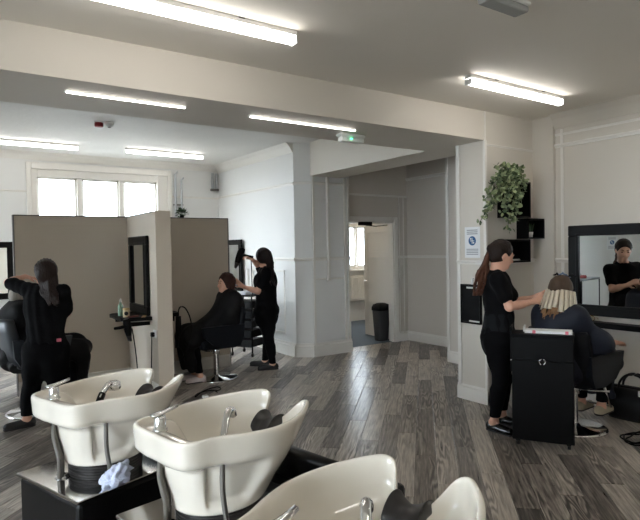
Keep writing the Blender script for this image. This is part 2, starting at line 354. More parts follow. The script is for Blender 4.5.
# coves: slanted strips between wall and ceiling
def cove(name, pts, z, s, m):
    b = MB()
    for (x0, y0), (x1, y1) in zip(pts, pts[1:]):
        d = nz((x1-x0, y1-y0)); n = V(-d[1], d[0]); prof = [(0, 0), (s, 0), (s*.55, -s*.42), (.012, -s*1.15), (0, -s*1.15)]
        b.rings([[(*(np.array(e)+n*q), z+w) for q, w in prof] for e in ((x0, y0), (x1, y1))], (True, True), True, False)
    return struct(name, b, m)
cove('trim_cove_right', [(XR, YF), (XR, 3.36)], CZ, .12, WALL); cove('trim_cove_divider', [(4.29, 6.91), (4.26, YB)], CZB, .12, TRIM); cove('trim_cove_back', [(4.26, YB), (XL, YB)], CZB, .10, TRIM)
# upright beads and panel frames
m = MB()
m.box((XJ-.012, 3.93, 0), (XJ, 3.975, 1.41), .004); m.box((XJ-.012, 3.93, 1.45), (XJ, 3.975, BZ), .004); m.box((XJ-.014, BF-.014, 0), (XJ+.02, BF+.02, BZ), .006)
struct('trim_jamb_beads', m, TRIM)
struct('trim_beam_joint', bx((XJ-.006, BF-.006, BZ), (XJ+.012, BF, CZ)), TRIM)
m = MB()
xc = float(PY(327, 220, 6.75)[0]); m.box((xc-.022, 6.705, 1.14), (xc+.022, 6.75, 2.66), .008); m.box((xc-.035, 6.70, 1.11), (xc+.035, 6.75, 1.14), .006)
for x, d_ in ((XJ+.02, .02), (5.07, .03), (5.14, .02)): m.box((x, 6.75-d_, .2), (x+.035, 6.75, 2.66), .004)
m.box((4.55, 6.735, 1.13), (5.07, 6.75, 1.155), .004)
struct('trim_pillar_panels', m, TRIM)
m = MB()
for y0, y1 in ((7.15, 8.2), (8.35, 9.3)):
    m.box((4.245, y0, .32), (4.26, y1, .35), .004); m.box((4.245, y0, 1.25), (4.26, y1, 1.28), .004); m.box((4.245, y0, .32), (4.26, y0+.03, 1.28), .004); m.box((4.245, y1-.03, .32), (4.26, y1, 1.28), .004)
struct('trim_divider_panels', m, TRIM)
m = MB()
m.box((XR-.012, 3.27, 0), (XR, 3.30, CZ-.15), .003); m.box((5.74, 5.25, 0), (5.80, 5.30, CZB), .005); m.box((6.38, 6.935, 0), (6.40, 6.95, 2.43), .003); m.box((6.48, 6.935, 0), (6.50, 6.95, 2.43), .003)
struct('trim_wall_battens', m, TRIM)

# partition: a T of painted boards
PYY, PT = 7.0, .10
PZ = 2.035; PL, PR = .675, 3.26; QX0, QX1, QY = 1.90, 2.05, 5.87
part = struct('wall_partition', bx((PL, PYY, 0), (PR, PYY+PT, PZ-.012)), PART)
struct('wall_partition_wing', bx((QX0, QY, 0), (QX1, PYY, PZ-.012)), PART)
m = MB(); m.box((PL-.01, PYY-.012, PZ-.012), (QX0, PYY+PT+.012, PZ)); m.box((QX1, PYY-.012, PZ-.012), (PR+.01, PYY+PT+.012, PZ)); m.box((PR, PYY-.012, 0), (PR+.01, PYY+PT+.012, PZ)); m.box((PL-.01, PYY-.012, 0), (PL, PYY+PT+.012, PZ)); m.box((QX0-.006, QY+.1, PZ-.012), (QX1+.006, PYY+PT+.012, PZ))
struct('trim_partition_cap', m, CAP)
struct('trim_partition_post', bx((QX0-.008, QY-.012, 0), (QX1+.01, QY, PZ), .003), PART)
skirt('baseboard_partition_near', [(PR, PYY), (QX1, PYY), (QX1, QY)]); skirt('baseboard_partition_left', [(QX0, QY), (QX0, PYY), (PL, PYY)])

# ------------------------------------------------------------------ floor planks
PW, PLN = .152, 1.22
u = V(math.sin(math.radians(45)), math.cos(math.radians(45))); w_ = V(-u[1], u[0])
def in_room(x, y):
    if XL < x < XR and YF < y < BF: return True
    if XL < x < XJ+.1 and BF <= y <= 6.8: return True
    if XL < x < 4.3 and 6.8 <= y < YB: return True
    return XJ <= x < 6.6 and BBK < y < 6.95
cands = []
for j in range(-70, 75):
    sh = (j*.41) % 1 * PLN
    for i in range(-9, 14):
        c = u*(i*PLN+sh)+w_*(j*PW)
        pts = [c+u*a for a in (-PLN/2+.02, -PLN/4, 0, PLN/4, PLN/2-.02)]
        if not any(in_room(*p) for p in pts): continue
        vis = []
        for p in pts:
            x, y, d = proj((p[0], p[1], 0))
            if d > .5 and -30 < x < 670 and 240 < y < 560 and in_room(*p): vis.append(d)
        cands.append((min(vis) if vis else 99, c))
cands.sort(key=lambda t: t[0])
def plank_geo(b, c, ang=True):
    e = .0012; q = .003
    def pt(a, bb, z): p = c+u*a+w_*bb; return (p[0], p[1], z)
    L2, W2 = PLN/2-e, PW/2-e
    lo = [pt(-L2, -W2, -.008), pt(L2, -W2, -.008), pt(L2, W2, -.008), pt(-L2, W2, -.008)]
    mid = [(x, y, -.0016) for x, y, z in lo]; top = [pt(-L2+q, -W2+q, 0), pt(L2-q, -W2+q, 0), pt(L2-q, W2-q, 0), pt(-L2+q, W2-q, 0)]
    b.add(lo+mid+top, [[0, 1, 5, 4], [1, 2, 6, 5], [2, 3, 7, 6], [3, 0, 4, 7], [4, 5, 9, 8], [5, 6, 10, 9], [6, 7, 11, 10], [7, 4, 8, 11], [8, 9, 10, 11]])
b = MB(); plank_geo(b, V(0, 0)); p0 = None
NPL = 296
for d, c in cands[:NPL]:
    if p0 is None: o = p0 = b.build('plank', PLANK, floor)
    else: o = p0.copy(); COL.objects.link(o); o.parent = floor
    o.location = (c[0], c[1], 0)
b = MB()
for d, c in cands[NPL:]: plank_geo(b, c)
o = b.build('plank_rest', PLANK, floor); o['kind'] = 'stuff'

# ------------------------------------------------------------------ ceiling battens
def batten(x0, x1, y, z, label, led, group):
    t = thing('ceiling_light', label, 'ceiling light', ((x0+x1)/2, y, z), 0, group); h = (x1-x0)/2
    bx((-h, -.031, -.030), (h, .031, 0), .004).build('housing', WHITEP, t)
    prof = [(-.030, -.031), (-.030, -.058), (-.024, -.072), (0, -.077), (.024, -.072), (.030, -.058), (.030, -.031)]
    MB().rings([[(s*(h-.012), a, b) for a, b in prof] for s in (-1, 1)], (True, True)).build('diffuser', led, t)
    for s in (-1, 1): bx((s*h-.012 if s > 0 else -h, -.034, -.080), (h if s > 0 else -h+.012, .034, -.0345), .003).build('end_cap', WHITEP, t)
    for s in (-.5, .5): bx((s*h-.02, -.035, -.006), (s*h+.02, .035, -.0005), .001).build('clip', STEEL, t)
batten(3.41, 4.66, 2.90, CZ, 'lit white batten light on the grey ceiling near the mirror wall', LEDF, 'batten lights before the beam')
batten(.33, 1.83, 2.90, CZ, 'lit long white batten light on the grey ceiling above the wash basins', LEDF, 'batten lights before the beam')
batten(.33, 1.83, -.2, CZ, 'unseen long batten light added over the wash unit seats to brighten the front room', LEDF, 'batten lights before the beam')  # lamp added out of view to brighten the front room
batten(3.2, 4.45, .2, CZ, 'unseen batten light added over the long mirror shelf end to brighten the front room', LEDF, 'batten lights before the beam')  # second unseen lamp, added as fill for the front room
def strip_light(x0, x1, y, z, label, led):
    t = thing('strip_light', label, 'ceiling light', ((x0+x1)/2, y, z), 0, 'strip lights under the beam'); h = (x1-x0)/2
    bx((-h, -.010, -.006), (h, .010, 0), .001).build('housing', WHITEP, t); bx((-h+.008, -.009, -.016), (h-.008, .009, -.0065), .003).build('diffuser', led, t)
    for s in (-1, 1): bx((s*h-.008 if s > 0 else -h, -.011, -.018), (h if s > 0 else -h+.008, .011, -.0005), .001).build('end_cap', WHITEP, t)
strip_light(.68, 1.49, 3.86, BZ, 'thin lit strip light under the beam between the red sounder and the wash basins', LEDB)
strip_light(2.0, 3.05, 3.86, BZ, 'thin lit strip light under the beam in front of the exit light', LEDB)
batten(.25, 1.67, 8.55, CZB, 'lit batten light in front of the window, over its first pane', LEDB, 'batten lights in the back room')
batten(2.30, 3.53, 8.45, CZB, 'lit batten light in front of the window, near the corner pipes', LEDB, 'batten lights in the back room')
batten(5.9, 7.1, 8.2, CZB, 'unseen batten light added to warm and brighten the room beyond the door', LEDR, 'batten lights in the back room')  # hidden lamp added to give the far room warm light

def bulkhead(loc, size, label, green=False, rz=0):
    t = thing('emergency_light', label, 'emergency light', loc, rz); a, b, c = size
    bx((-a/2, -b/2, -c*.4), (a/2, b/2, 0), .008).build('housing', WHITEP, t)
    bx((-a/2+.01, -b/2+.008, -c), (a/2-.01, b/2-.008, -c*.4+.001), .012).build('lens', mat('frosted_lens', (170, 172, 170), .25) if not green else WHITEP, t)
    if green: MB().lathe([(.0, -.012), (.012, -.008), (.012, .0)], (0, 0, 0), 10).build('indicator', GREENLED, t).location = (-.03, -b/2-.002, -c*.6)
bulkhead((2.53, 1.90, CZ), (.34, .11, .06), 'grey oval emergency light on the front ceiling')
p = G(351, 139, BZ-.04)
bulkhead((p[0], min(p[1], BBK-.06), BZ), (.28, .09, .075), 'white emergency light with green lamp under the beam near the hall', True)
p = G(99, 126, CZB-.05)
t = thing('alarm_sounder', 'red fire alarm sounder on the white back ceiling', 'alarm', (p[0], p[1], CZB)); MB().lathe([(.045, -.06), (.05, -.05), (.05, -.02), (.04, 0)], n=20).build('sounder_body', RED, t); MB().lathe([(.055, -.012), (.055, 0)], n=20).build('mounting_base', WHITEP, t)
p = G(109.5, 126.5, CZB-.05)
t = thing('smoke_detector', 'white round smoke detector next to the red sounder', 'smoke detector', (p[0], p[1], CZB)); MB().lathe([(.02, -.06), (.035, -.055), (.05, -.03), (.055, 0)], n=20).build('detector_head', WHITEP, t); MB().lathe([(.018, -.066), (.02, -.06)], n=12).build('sensor_cap', STEEL, t)

# pipework in the back corner
t = thing('pipework', 'painted white pipes running along the back wall corner', 'pipes', (0, 0, 0))
MB().tube([(3.42, 9.44, 1.2), (3.42, 9.44, 2.94), (3.46, 9.44, 2.98), (4.10, 9.44, 2.98)], .022).build('pipe', mat('pipe_shaded_white', (176, 178, 180), .4), t)  # white pipes; their shadow is put into the greyer colour
MB().tube([(3.53, 9.44, 1.2), (3.53, 9.44, 2.85), (3.57, 9.44, 2.89), (4.10, 9.44, 2.89)], .018).build('pipe', mat('pipe_shaded_white', (176, 178, 180), .4), t)
MB().tube([(4.12, 9.43, 3.0), (4.12, 9.43, 2.72)], .028).build('riser', mat('pipe_shaded_white', (176, 178, 180), .4), t); MB().tube([(4.19, 9.43, 3.0), (4.19, 9.43, 2.72)], .028).build('riser', mat('pipe_shaded_white', (176, 178, 180), .4), t)
bx((4.08, 9.40, 2.68), (4.23, 9.46, 2.72), .004).build('pipe_clamp', STEEL, t)
for z in (1.6, 2.4): bx((3.39, 9.44, z), (3.56, 9.5, z+.02)).build('pipe_clamp', STEEL, t)

# radiator in the far room
t = thing('radiator', 'white panel radiator under the window beyond the door', 'radiator', (7.45, 9.395, 0))
bx((-.45, -.03, .45), (.45, .03, 1.0), .01).build('panel', TRIM, t)
m = MB()
for i in range(16): m.box((-.43+i*.055, -.042, .50), (-.40+i*.055, -.03, .95), .003)
m.build('ribs', TRIM, t); MB().tube([(.4, 0, .46), (.4, 0, .003)], .012).build('pipe', CHROME, t); MB().tube([(-.4, 0, .46), (-.4, 0, .003)], .012).build('pipe', CHROME, t)
for x in (-.3, .3): bx((x-.02, .02, .6), (x+.02, .104, .64)).build('bracket', STEEL, t)

# pedal bin
t = thing('waste_bin', 'dark grey swing-lid bin standing just inside the doorway', 'bin', (6.2, 7.22, 0))
def sq(a, b, z, n=24):
    return [(a*np.sign(math.cos(q))*abs(math.cos(q))**.5, b*np.sign(math.sin(q))*abs(math.sin(q))**.5, z) for q in [2*math.pi*i/n for i in range(n)]]
BIN = mat('grey_bin_plastic', (46, 47, 50), .45)
MB().rings([sq(.10, .085, .002), sq(.105, .09, .05), sq(.135, .115, .52)]).build('bucket', BIN, t)
MB().rings([sq(.145, .125, .521), sq(.145, .125, .57), sq(.12, .105, .62), sq(.06, .05, .645)]).build('lid', BLACK, t)

# ------------------------------------------------------------------ mirrors and shelves
def mirror(name, label, loc, rz, w, h, fr, sub=True):
    # local: glass faces -x, width along y, bottom at z=0
    t = thing(name, label, 'mirror', loc, rz)
    for (y0, y1, z0, z1) in ((-w/2, w/2, 0, fr), (-w/2, w/2, h-fr, h), (-w/2, -w/2+fr, fr, h-fr), (w/2-fr, w/2, fr, h-fr)):
        bx((-.035, y0, z0), (0, y1, z1), .008).build('frame', BLACKG, t)
    m = MB(); e = fr*.25
    for (y0, y1, z0, z1) in ((-w/2+fr-e, w/2-fr+e, fr-e, fr), (-w/2+fr-e, w/2-fr+e, h-fr, h-fr+e), (-w/2+fr-e, -w/2+fr, fr, h-fr), (w/2-fr, w/2-fr+e, fr, h-fr)):
        m.box((-.042, y0, z0), (-.034, y1, z1), .003)
    m.build('inner_moulding', BLACKG, t)
    bx((-.018, -w/2+fr-.005, fr-.005), (-.010, w/2-fr+.005, h-fr+.005)).build('glass', MIRROR, t)
    bx((-.009, -w/2+.01, .01), (-.001, w/2-.01, h-.01)).build('backing_board', BLACK, t)
    return t
mirror('wall_mirror', 'large black-framed mirror beside the pilaster reflecting the stylist', (5.266, 2.745, .895), math.radians(4.5), .86, .885, .105)
mirror('wall_mirror', 'black-framed mirror on the partition wing above the shelf with the jar', (QX0-.004, 6.46, .885), 0, .70, .89, .10)
mirror('wall_mirror', 'black-framed mirror on the white panelled wall behind the trolley of round knobs', (4.236, 8.82, .89), 0, .64, .885, .09)
mirror('wall_mirror', 'black-framed mirror on the back wall beyond the partition end', (.50, YB-.012, .92), math.radians(90), .80, .86, .09)
# partition shelf
PL_SH = [PX(113, 314, 1.9)]
t = thing('styling_shelf', 'dark styling shelf on the partition wing holding a jar and bottle', 'shelf', (QX0, 6.42, .84))
MB().prism([(-.001, -.36), (-.27, -.30), (-.31, -.24), (-.31, .24), (-.27, .30), (-.001, .36)], 0, .04).build('shelf_top', BLACK, t)
m = MB(); m.prism([(-.001, -.34), (-.25, -.28), (-.285, -.22), (-.285, .22), (-.25, .28), (-.001, .34)], -.012, 0); m.build('white_edge', TRIM, t)
bx((-.24, -.28, -.06), (-.001, -.24, -.012), .004).build('bracket', BLACK, t); bx((-.24, .24, -.06), (-.001, .28, -.012), .004).build('bracket', BLACK, t)
SZ = .88
t = thing('product_jar', 'small cream product jar with a dark round label on the partition shelf', 'jar', (1.66, 6.21, SZ))
MB().lathe([(.034, .001), (.036, .01), (.036, .075), (.033, .08)], n=20).build('jar_body', mat('cream_jar', (214, 196, 160), .5), t); MB().lathe([(.037, .081), (.037, .095), (.034, .1)], n=20).build('lid', mat('tan_lid', (190, 160, 110), .5), t)
m = MB(); cdir = nz(V(-1.6, -6.21)); side = V(-cdir[1], cdir[0])
rr = []
for r_ in (.0, .022): rr.append([(cdir[0]*.0372+side[0]*r_*math.cos(k*math.pi/8)+0, cdir[1]*.0372+side[1]*r_*math.cos(k*math.pi/8), .045+r_*math.sin(k*math.pi/8)) for k in range(16)])
m.rings(rr, (False, False)); m.build('label', BLACK, t)
t = thing('spray_bottle', 'pale green spray bottle behind the jar on the partition shelf', 'bottle', (1.64, 6.36, SZ))
MB().lathe([(.028, .001), (.03, .02), (.03, .11), (.014, .14), (.012, .155)], n=16).build('bottle_body', mat('pale_green_plastic', (120, 150, 128), .25), t)
MB().lathe([(.014, .156), (.014, .18), (.01, .185)], n=12).build('pump', WHITEP, t); MB().tube([(0, 0, .185), (0, 0, .20), (-.035, 0, .20)], .006).build('nozzle', WHITEP, t)
t = thing('comb', 'tan comb lying flat at the edge of the partition shelf', 'comb', (1.82, 6.13, SZ+.001), 1.2)
m = MB(); m.box((-.09, -.004, 0), (.09, .012, .006), .002)
for i in range(24): m.box((-.088+i*.0075, -.03, .001), (-.085+i*.0075, -.003, .005))
m.build('comb_body', mat('tan_plastic', (200, 160, 110), .4), t)
t = thing('hair_clip_tray', 'dark red hair clips tray on the partition shelf', 'tray', (1.72, 6.15, SZ), .3)
bx((-.06, -.02, .001), (.06, .02, .016), .004).build('tray', mat('maroon_plastic', (110, 46, 44), .4), t)
# hanging hair dryers
def hairdryer(t):
    # local: barrel along +x (nozzle at +x), handle down -z
    MB().rings([[(x, r*math.cos(k*math.pi/10), r*math.sin(k*math.pi/10)) for k in range(20)] for x, r in ((-.095, .025), (-.09, .036), (-.04, .042), (.03, .040), (.08, .031), (.09, .029))]).build('barrel', BLACK, t)
    MB().rings([[(x, ry*math.cos(k*math.pi/8), rz*math.sin(k*math.pi/8)) for k in range(16)] for x, ry, rz in ((.088, .030, .030), (.11, .03, .022), (.15, .036, .010))]).build('nozzle', RUBBER, t)
    MB().tube([(-.02, 0, -.03), (-.025, 0, -.09), (-.035, 0, -.15)], [.02, .017, .015], 12).build('handle', BLACK, t)
    m = MB(); m.lathe([(.0, 0), (.034, 0)], n=16, cap=(False, False)); m = MB().rings([[(-.096, .028*s*math.cos(k*math.pi/8), .028*s*math.sin(k*math.pi/8)) for k in range(16)] for s in (.3, 1)], (True, False)); m.build('grille', STEEL, t)
    return t
q = PX(124.5, 328, 1.66)
t = hairdryer(thing('hair_dryer', 'black hair dryer hanging nozzle down under the partition shelf', 'hair dryer', (1.62, 6.02, .79))); t.rotation_euler = (math.radians(8), math.radians(80), math.radians(25))
t = thing('power_cable', 'black dryer cable hanging from the partition shelf to the floor', 'cable', (1.66, 6.00, 0))
MB().tube(catmull([(0, 0, .78), (.03, .0, .55), (.06, .02, .25), (.1, .05, .01), (.2, .1, .008)], 30), .006).build('cord', BLACK, t)
t = thing('wall_socket', 'white socket with black plug beside the partition shelf', 'socket', (QX0, 5.97, .70))
bx((-.012, -.043, -.043), (-.0005, .043, .043), .004).build('faceplate', WHITEP, t); bx((-.05, -.022, -.03), (-.012, .022, .02), .006).build('plug', BLACK, t)
MB().tube(catmull([(-.04, 0, -.03), (-.045, 0, -.2), (-.05, .02, -.5), (-.06, .04, -.69)], 20), .006).build('cord', BLACK, t)
# shelf on the other side of the wing, facing the seated client
t = thing('styling_shelf', 'dark styling shelf on the partition wing in front of the seated red-haired client', 'shelf', (QX1, 6.50, .84))
MB().prism([(.001, -.30), (.22, -.26), (.24, -.2), (.24, .2), (.22, .26), (.001, .30)], 0, .04).build('shelf_top', BLACK, t)
for y in (-.2, .2): bx((.001, y-.02, -.06), (.18, y+.02, 0), .004).build('bracket', BLACK, t)
t = thing('product_pot', 'small dark pot on the shelf before the seated red-haired client', 'pot', (QX1+.08, 6.40, SZ)); MB().lathe([(.05, .001), (.055, .03), (.05, .07), (.03, .08)], n=18).build('pot_body', BLACK, t); MB().lathe([(.03, .081), (.028, .1), (.01, .105)], n=18).build('lid', RUBBER, t)
t = thing('hair_straightener', 'black straightener hanging by its looped cable from the shelf end', 'straightener', (QX1+.16, 6.13, .55))
MB().tube([(0, 0, .30), (.0, 0, .15), (-.02, 0, -.06)], [.022, .026, .018], 10).build('plate_arm', BLACK, t); MB().tube([(.03, .01, .30), (.03, .01, .15), (-.01, .01, -.05)], [.014, .018, .012], 10).build('plate_arm', BLACK, t)
MB().tube(catmull([(.0, 0, .30), (.03, 0, .40), (.10, 0, .38), (.16, .0, .22), (.14, 0, .0), (.05, 0, -.2)], 40), .008).build('cord', BLACK, t)
t = thing('floor_cable', 'tangled black cable lying on the planks before the partition post', 'cable', (2.35, 5.75, 0))
pts = [(.0+.16*math.cos(a*.9)+.05*a*.3, .10*math.sin(a*1.3)+.02*a, .008+.004*math.sin(3*a)) for a in np.linspace(0, 9, 60)]
MB().tube(pts, .007, 6).build('cord', BLACK, t); bx((-.06, -.14, .001), (.0, -.09, .03), .006).build('plug', WHITEP, t)

# shelf, glasses under the right mirror
t = thing('styling_shelf', 'long black shelf under the large mirror with gold-rimmed glasses', 'shelf', (XR, 2.15, .79))
bx((-.14, -1.0, 0), (-.001, 1.02, .05), .005).build('shelf_top', BLACK, t)
for y in (-.8, 0, .8): bx((-.12, y-.02, -.08), (-.001, y+.02, 0), .004).build('bracket', BLACK, t)
GOLD = mat('gold_metal', (190, 150, 90), .25, metal=1)
t = thing('eyeglasses', 'gold-rimmed glasses resting on the long black mirror shelf', 'glasses', (5.215, 2.97, .841))
for s in (-1, 1):
    MB().tube([(0, s*.034+.026*math.cos(a), .028+.024*math.sin(a)) for a in np.linspace(0, 2*math.pi, 17)], .004, 6).build('rim', GOLD, t)
    MB().tube([(0, s*.062, .035), (.06, s*.06, .03), (.075, s*.055, .012)], .003, 6).build('temple', GOLD, t)
MB().tube([(0, -.01, .03), (-.003, 0, .034), (0, .01, .03)], .003, 6).build('bridge', GOLD, t)

# ------------------------------------------------------------------ on the pier: posters, tray, cubes, plants
def poster(name, label, origin, ydir, w, h):
    # origin: lower corner on the wall plane (x const), ydir spans the width; print lines are flat strips
    t = thing(name, label, 'poster', origin); s = -1 if ydir > 0 else 1
    nx = -.003 if origin[0] > 0 else .003
    def strip(y0, y1, z0, z1, d, nm, m): bx((min(nx*d, nx*(d-1)), y0*ydir if ydir > 0 else -y1, z0), (max(nx*d, nx*(d-1)), y1 if ydir > 0 else -y0, z1)).build(nm, m, t)
    strip(0, w, 0, h, 1, 'sheet', PAPER)
    for i in range(3): strip(w*.15, w*.85, h*(.88-.06*i), h*(.91-.06*i), 2, 'printed_line', GREYP)
    for i in range(4): strip(w*.12, w*.88, h*(.10+.055*i), h*(.125+.055*i), 2, 'printed_line', GREYP)
    m = MB(); cy = (w/2)*ydir; m.rings([[(nx*1.6, cy+r*math.cos(k*math.pi/14), h*.55+r*math.sin(k*math.pi/14)) for k in range(28)] for r in (.0005, h*.15)], (False, False)); 
    m.rings([[(x, cy+h*.15*math.cos(k*math.pi/14), h*.55+h*.15*math.sin(k*math.pi/14)) for k in range(28)] for x in (nx*.9, nx*1.6)], (False, False)); m.build('blue_roundel', BLUE, t)
    m = MB()
    for a, b, c, d in ((-.3, .3, -.04, .04), (-.04, .04, -.35, .35), (.12, .3, .15, .32), (-.3, -.12, -.32, -.15)): m.box((min(nx*1.7, nx*2.1), cy+a*h*.28, h*.55+c*h*.28), (max(nx*1.7, nx*2.1), cy+b*h*.28, h*.55+d*h*.28))
    m.build('roundel_symbol', PAPER, t)
poster('notice_poster', 'white paper notice with blue round symbol on the pier beside the trailing plant', (XJ-.001, 3.675, 1.475), 1, .195, .315)
poster('notice_poster', 'white paper notice with blue round symbol seen in the large mirror', (-.999, 4.76, 1.46), 1, .20, .28)
t = thing('folding_tray', 'black rectangular tray hanging on the pier under the notice', 'tray', (XJ-.001, 3.785, .80))
bx((-.022, -.12, 0), (-.001, .12, .40), .009).build('tray_back', BLACK, t)
for r in ((-.13, .13, 0, .018), (-.13, .13, .385, .403), (-.13, -.115, .0, .40), (.115, .13, .0, .40)): bx((-.035, r[0], r[2]), (-.001, r[1], r[3]), .005).build('rim', BLACKG, t)
bx((-.03, -.09, .36), (-.022, .05, .378), .002).build('clip_bar', WHITEP, t); bx((-.03, -.11, .02), (-.022, .02, .035), .002).build('clip_bar', WHITEP, t)
MB().tube([(-.002, -.02, .46), (-.02, -.02, .46), (-.022, -.02, .40)], .008).build('hook', WHITEP, t)
def cube_shelf(x0, x1, z0, z1, label, d=.14):
    t = thing('cube_shelf', label, 'shelf', ((x0+x1)/2, BF, z0), 0, 'black cube shelves on the pier'); a = (x1-x0)/2; h = z1-z0; k = .016
    bx((-a, -d, 0), (a, -.001, k)).build('panel', BLACK, t); bx((-a, -d, h-k), (a, -.001, h)).build('panel', BLACK, t)
    bx((-a, -d, k), (-a+k, -.001, h-k)).build('panel', BLACK, t); bx((a-k, -d, k), (a, -.001, h-k)).build('panel', BLACK, t)
    bx((-a+k, -.012, k), (a-k, -.001, h-k)).build('back_panel', BLACK, t)
cube_shelf(4.66, 5.02, 1.875, 2.24, 'black cube shelf behind the trailing leafy plant')
cube_shelf(4.97, 5.255, 1.66, 1.87, 'black cube shelf holding the little white pot')
cube_shelf(4.64, 5.01, 1.42, 1.655, 'black cube shelf, lowest, behind the stylist with a ponytail')
def leaf(m, p, d, up, L, W):
    d = nz(d); s = nz(np.cross(d, up)); n = np.cross(s, d)
    m.add([p, p+d*L*.35+s*W*.5+n*L*.06, p+d*L*.75+s*W*.36, p+d*L, p+d*L*.75-s*W*.36, p+d*L*.35-s*W*.5+n*L*.06, p+d*L*.45-n*L*.05], [[0, 1, 6], [1, 2, 6], [2, 3, 6], [3, 4, 6], [4, 5, 6], [5, 0, 6]])
t = thing('trailing_plant', 'leafy variegated trailing plant spilling from the top black cube shelf', 'plant', (4.80, 3.50, 2.24))
m = MB(); st = MB(); root = V(4.74, 3.50, 2.25)
ends = [PY(px, py, y) for px, py, y in ((480, 222, 3.44), (484, 215, 3.42), (490, 205, 3.44), (488, 190, 3.44), (496, 200, 3.40), (503, 212, 3.40), (508, 230, 3.42), (511, 222, 3.42), (515, 205, 3.40), (518, 195, 3.43), (500, 195, 3.38), (506, 185, 3.40), (493, 180, 3.42), (514, 182, 3.42), (498, 168, 3.46), (508, 170, 3.46), (485, 199, 3.43), (505, 200, 3.39), (512, 213, 3.40))]
for e in ends:
    top = root+V(RNG.uniform(-.13, .10), RNG.uniform(-.08, .06), RNG.uniform(.0, .07)); mid = (top+e)/2+V(RNG.uniform(-.03, .03), -.04, .06)
    path = catmull([root, top, mid, e], 24); st.tube(path, .003, 5)
    for q in path[3:]:
        for k in range(3):
            dd = V(RNG.normal(), RNG.normal()-.5, RNG.normal()-.3); leaf(m, q+V(*RNG.normal(0, .014, 3)), dd, V(*RNG.normal(0, .6, 3))+V(0, -.6, .6), RNG.uniform(.04, .062), RNG.uniform(.03, .045))
m.v = [(x, min(y, BF-.012) if x > XJ else y, z) for x, y, z in m.v]
LO = V(4.80, 3.50, 2.24)
o = m.build('foliage', LEAF, t, off=LO); o['kind'] = 'stuff'; st.build('stems', LEAFD, t, off=LO)
MB().rings([[(r*math.cos(a*math.pi/10), r*math.sin(a*math.pi/10), z) for a in range(20)] for r, z in ((.05, .001), (.065, .07), (.06, .072))]).build('pot', WHITEP, t)
t = thing('potted_plant', 'tiny spiky green plant in a white pot inside the small cube shelf', 'plant', (5.10, 3.53, 1.676))
MB().lathe([(.022, .001), (.03, .055), (.026, .055)], n=16).build('pot', WHITEP, t); m = MB()
for i in range(16): a = i*2.4; leaf(m, V(.012*math.cos(a), .012*math.sin(a), .05), V(math.cos(a)*.35, math.sin(a)*.35, 1), V(math.cos(a), math.sin(a), 0), RNG.uniform(.06, .12), .014)
m.build('leaves', LEAFD, t)
p = V(QX1+.20, PYY+.05, PZ)
p = PY(182, 217, PYY+.05); p[2] = PZ
t = thing('potted_plant', 'small bushy dark green plant standing on top of the partition', 'plant', p)
MB().lathe([(.026, .001), (.033, .04), (.03, .042)], n=16).build('pot', BLACK, t); m = MB()
for i in range(150): d = nz(RNG.normal(0, 1, 3)+V(0, 0, .5)); leaf(m, V(0, 0, .06)+d*RNG.uniform(.01, .06)*V(1.25, 1, .9), d, V(0, 0, 1)+RNG.normal(0, .3, 3), .035, .024)
m.v = [(x, y, max(z, .004)) for x, y, z in m.v]
o = m.build('leaves', LEAFD, t); o['kind'] = 'stuff'

# ------------------------------------------------------------------ trolleys, bag, cables
c0, c1 = G(512.5, 445), G(575, 452.5); dv = (c1-c0)[:2]; wd = float(np.linalg.norm(dv)); ang = math.atan2(dv[1], dv[0])
t = thing('styling_trolley', 'tall black trolley cabinet with one ring pull in front of the foil-haired client', 'trolley', ((c0[0]+c1[0])/2, (c0[1]+c1[1])/2, 0), ang)
TH = .885
bx((-wd/2, 0, .05), (wd/2, .21, TH), .004).build('body', BLACK, t)
dr = bx((-wd/2+.004, -.012, TH-.19), (wd/2-.004, -.0005, TH-.012), .003).build('drawer', BLACK, t); dd = bx((-wd/2+.004, -.012, .06), (wd/2-.004, -.0005, TH-.196), .003).build('door', BLACK, t)
MB().tube([(.022*math.cos(a), -.018, TH-.20+.022*math.sin(a)-.0) for a in np.linspace(0, 2*math.pi, 17)], .0045, 6).build('ring_pull', CHROME, dd)
MB().lathe([(.008, 0), (.008, .01)], n=10).build('screw', CHROME, t, loc=(-wd/2-.004, .02, TH-.21))
bx((-wd/2-.004, -.014, TH), (wd/2+.004, .214, TH+.012), .004).build('top', BLACK, t)
bx((-wd/2-.012, .02, TH-.30), (-wd/2, .20, TH+.06), .004).build('side_wing', BLACK, t)
for x in (-wd/2+.04, wd/2-.04):
    for y in (.04, .17):
        MB().tube([(x-.012, y, .024), (x+.012, y, .024)], .022, 14).build('caster', RUBBER, t); bx((x-.016, y-.016, .035), (x+.016, y+.016, .052)).build('caster_fork', BLACK, t)
t2 = thing('foil_sheet_pad', 'white pad of foils with pink edge clips on the trolley cabinet', 'foil pad', (*(((c0+c1)/2)[:2]), TH+.0125), ang)
bx((-.13, .03, .001), (wd/2-.01, .17, .022), .002).build('pad', PAPER, t2); bx((-.14, .03, .012), (-.13, .17, .05), .002).build('flap', PAPER, t2)
for x in (-.06, wd/2-.05): bx((x-.012, .018, .001), (x+.012, .036, .026), .003).build('edge_clip', PINK, t2)
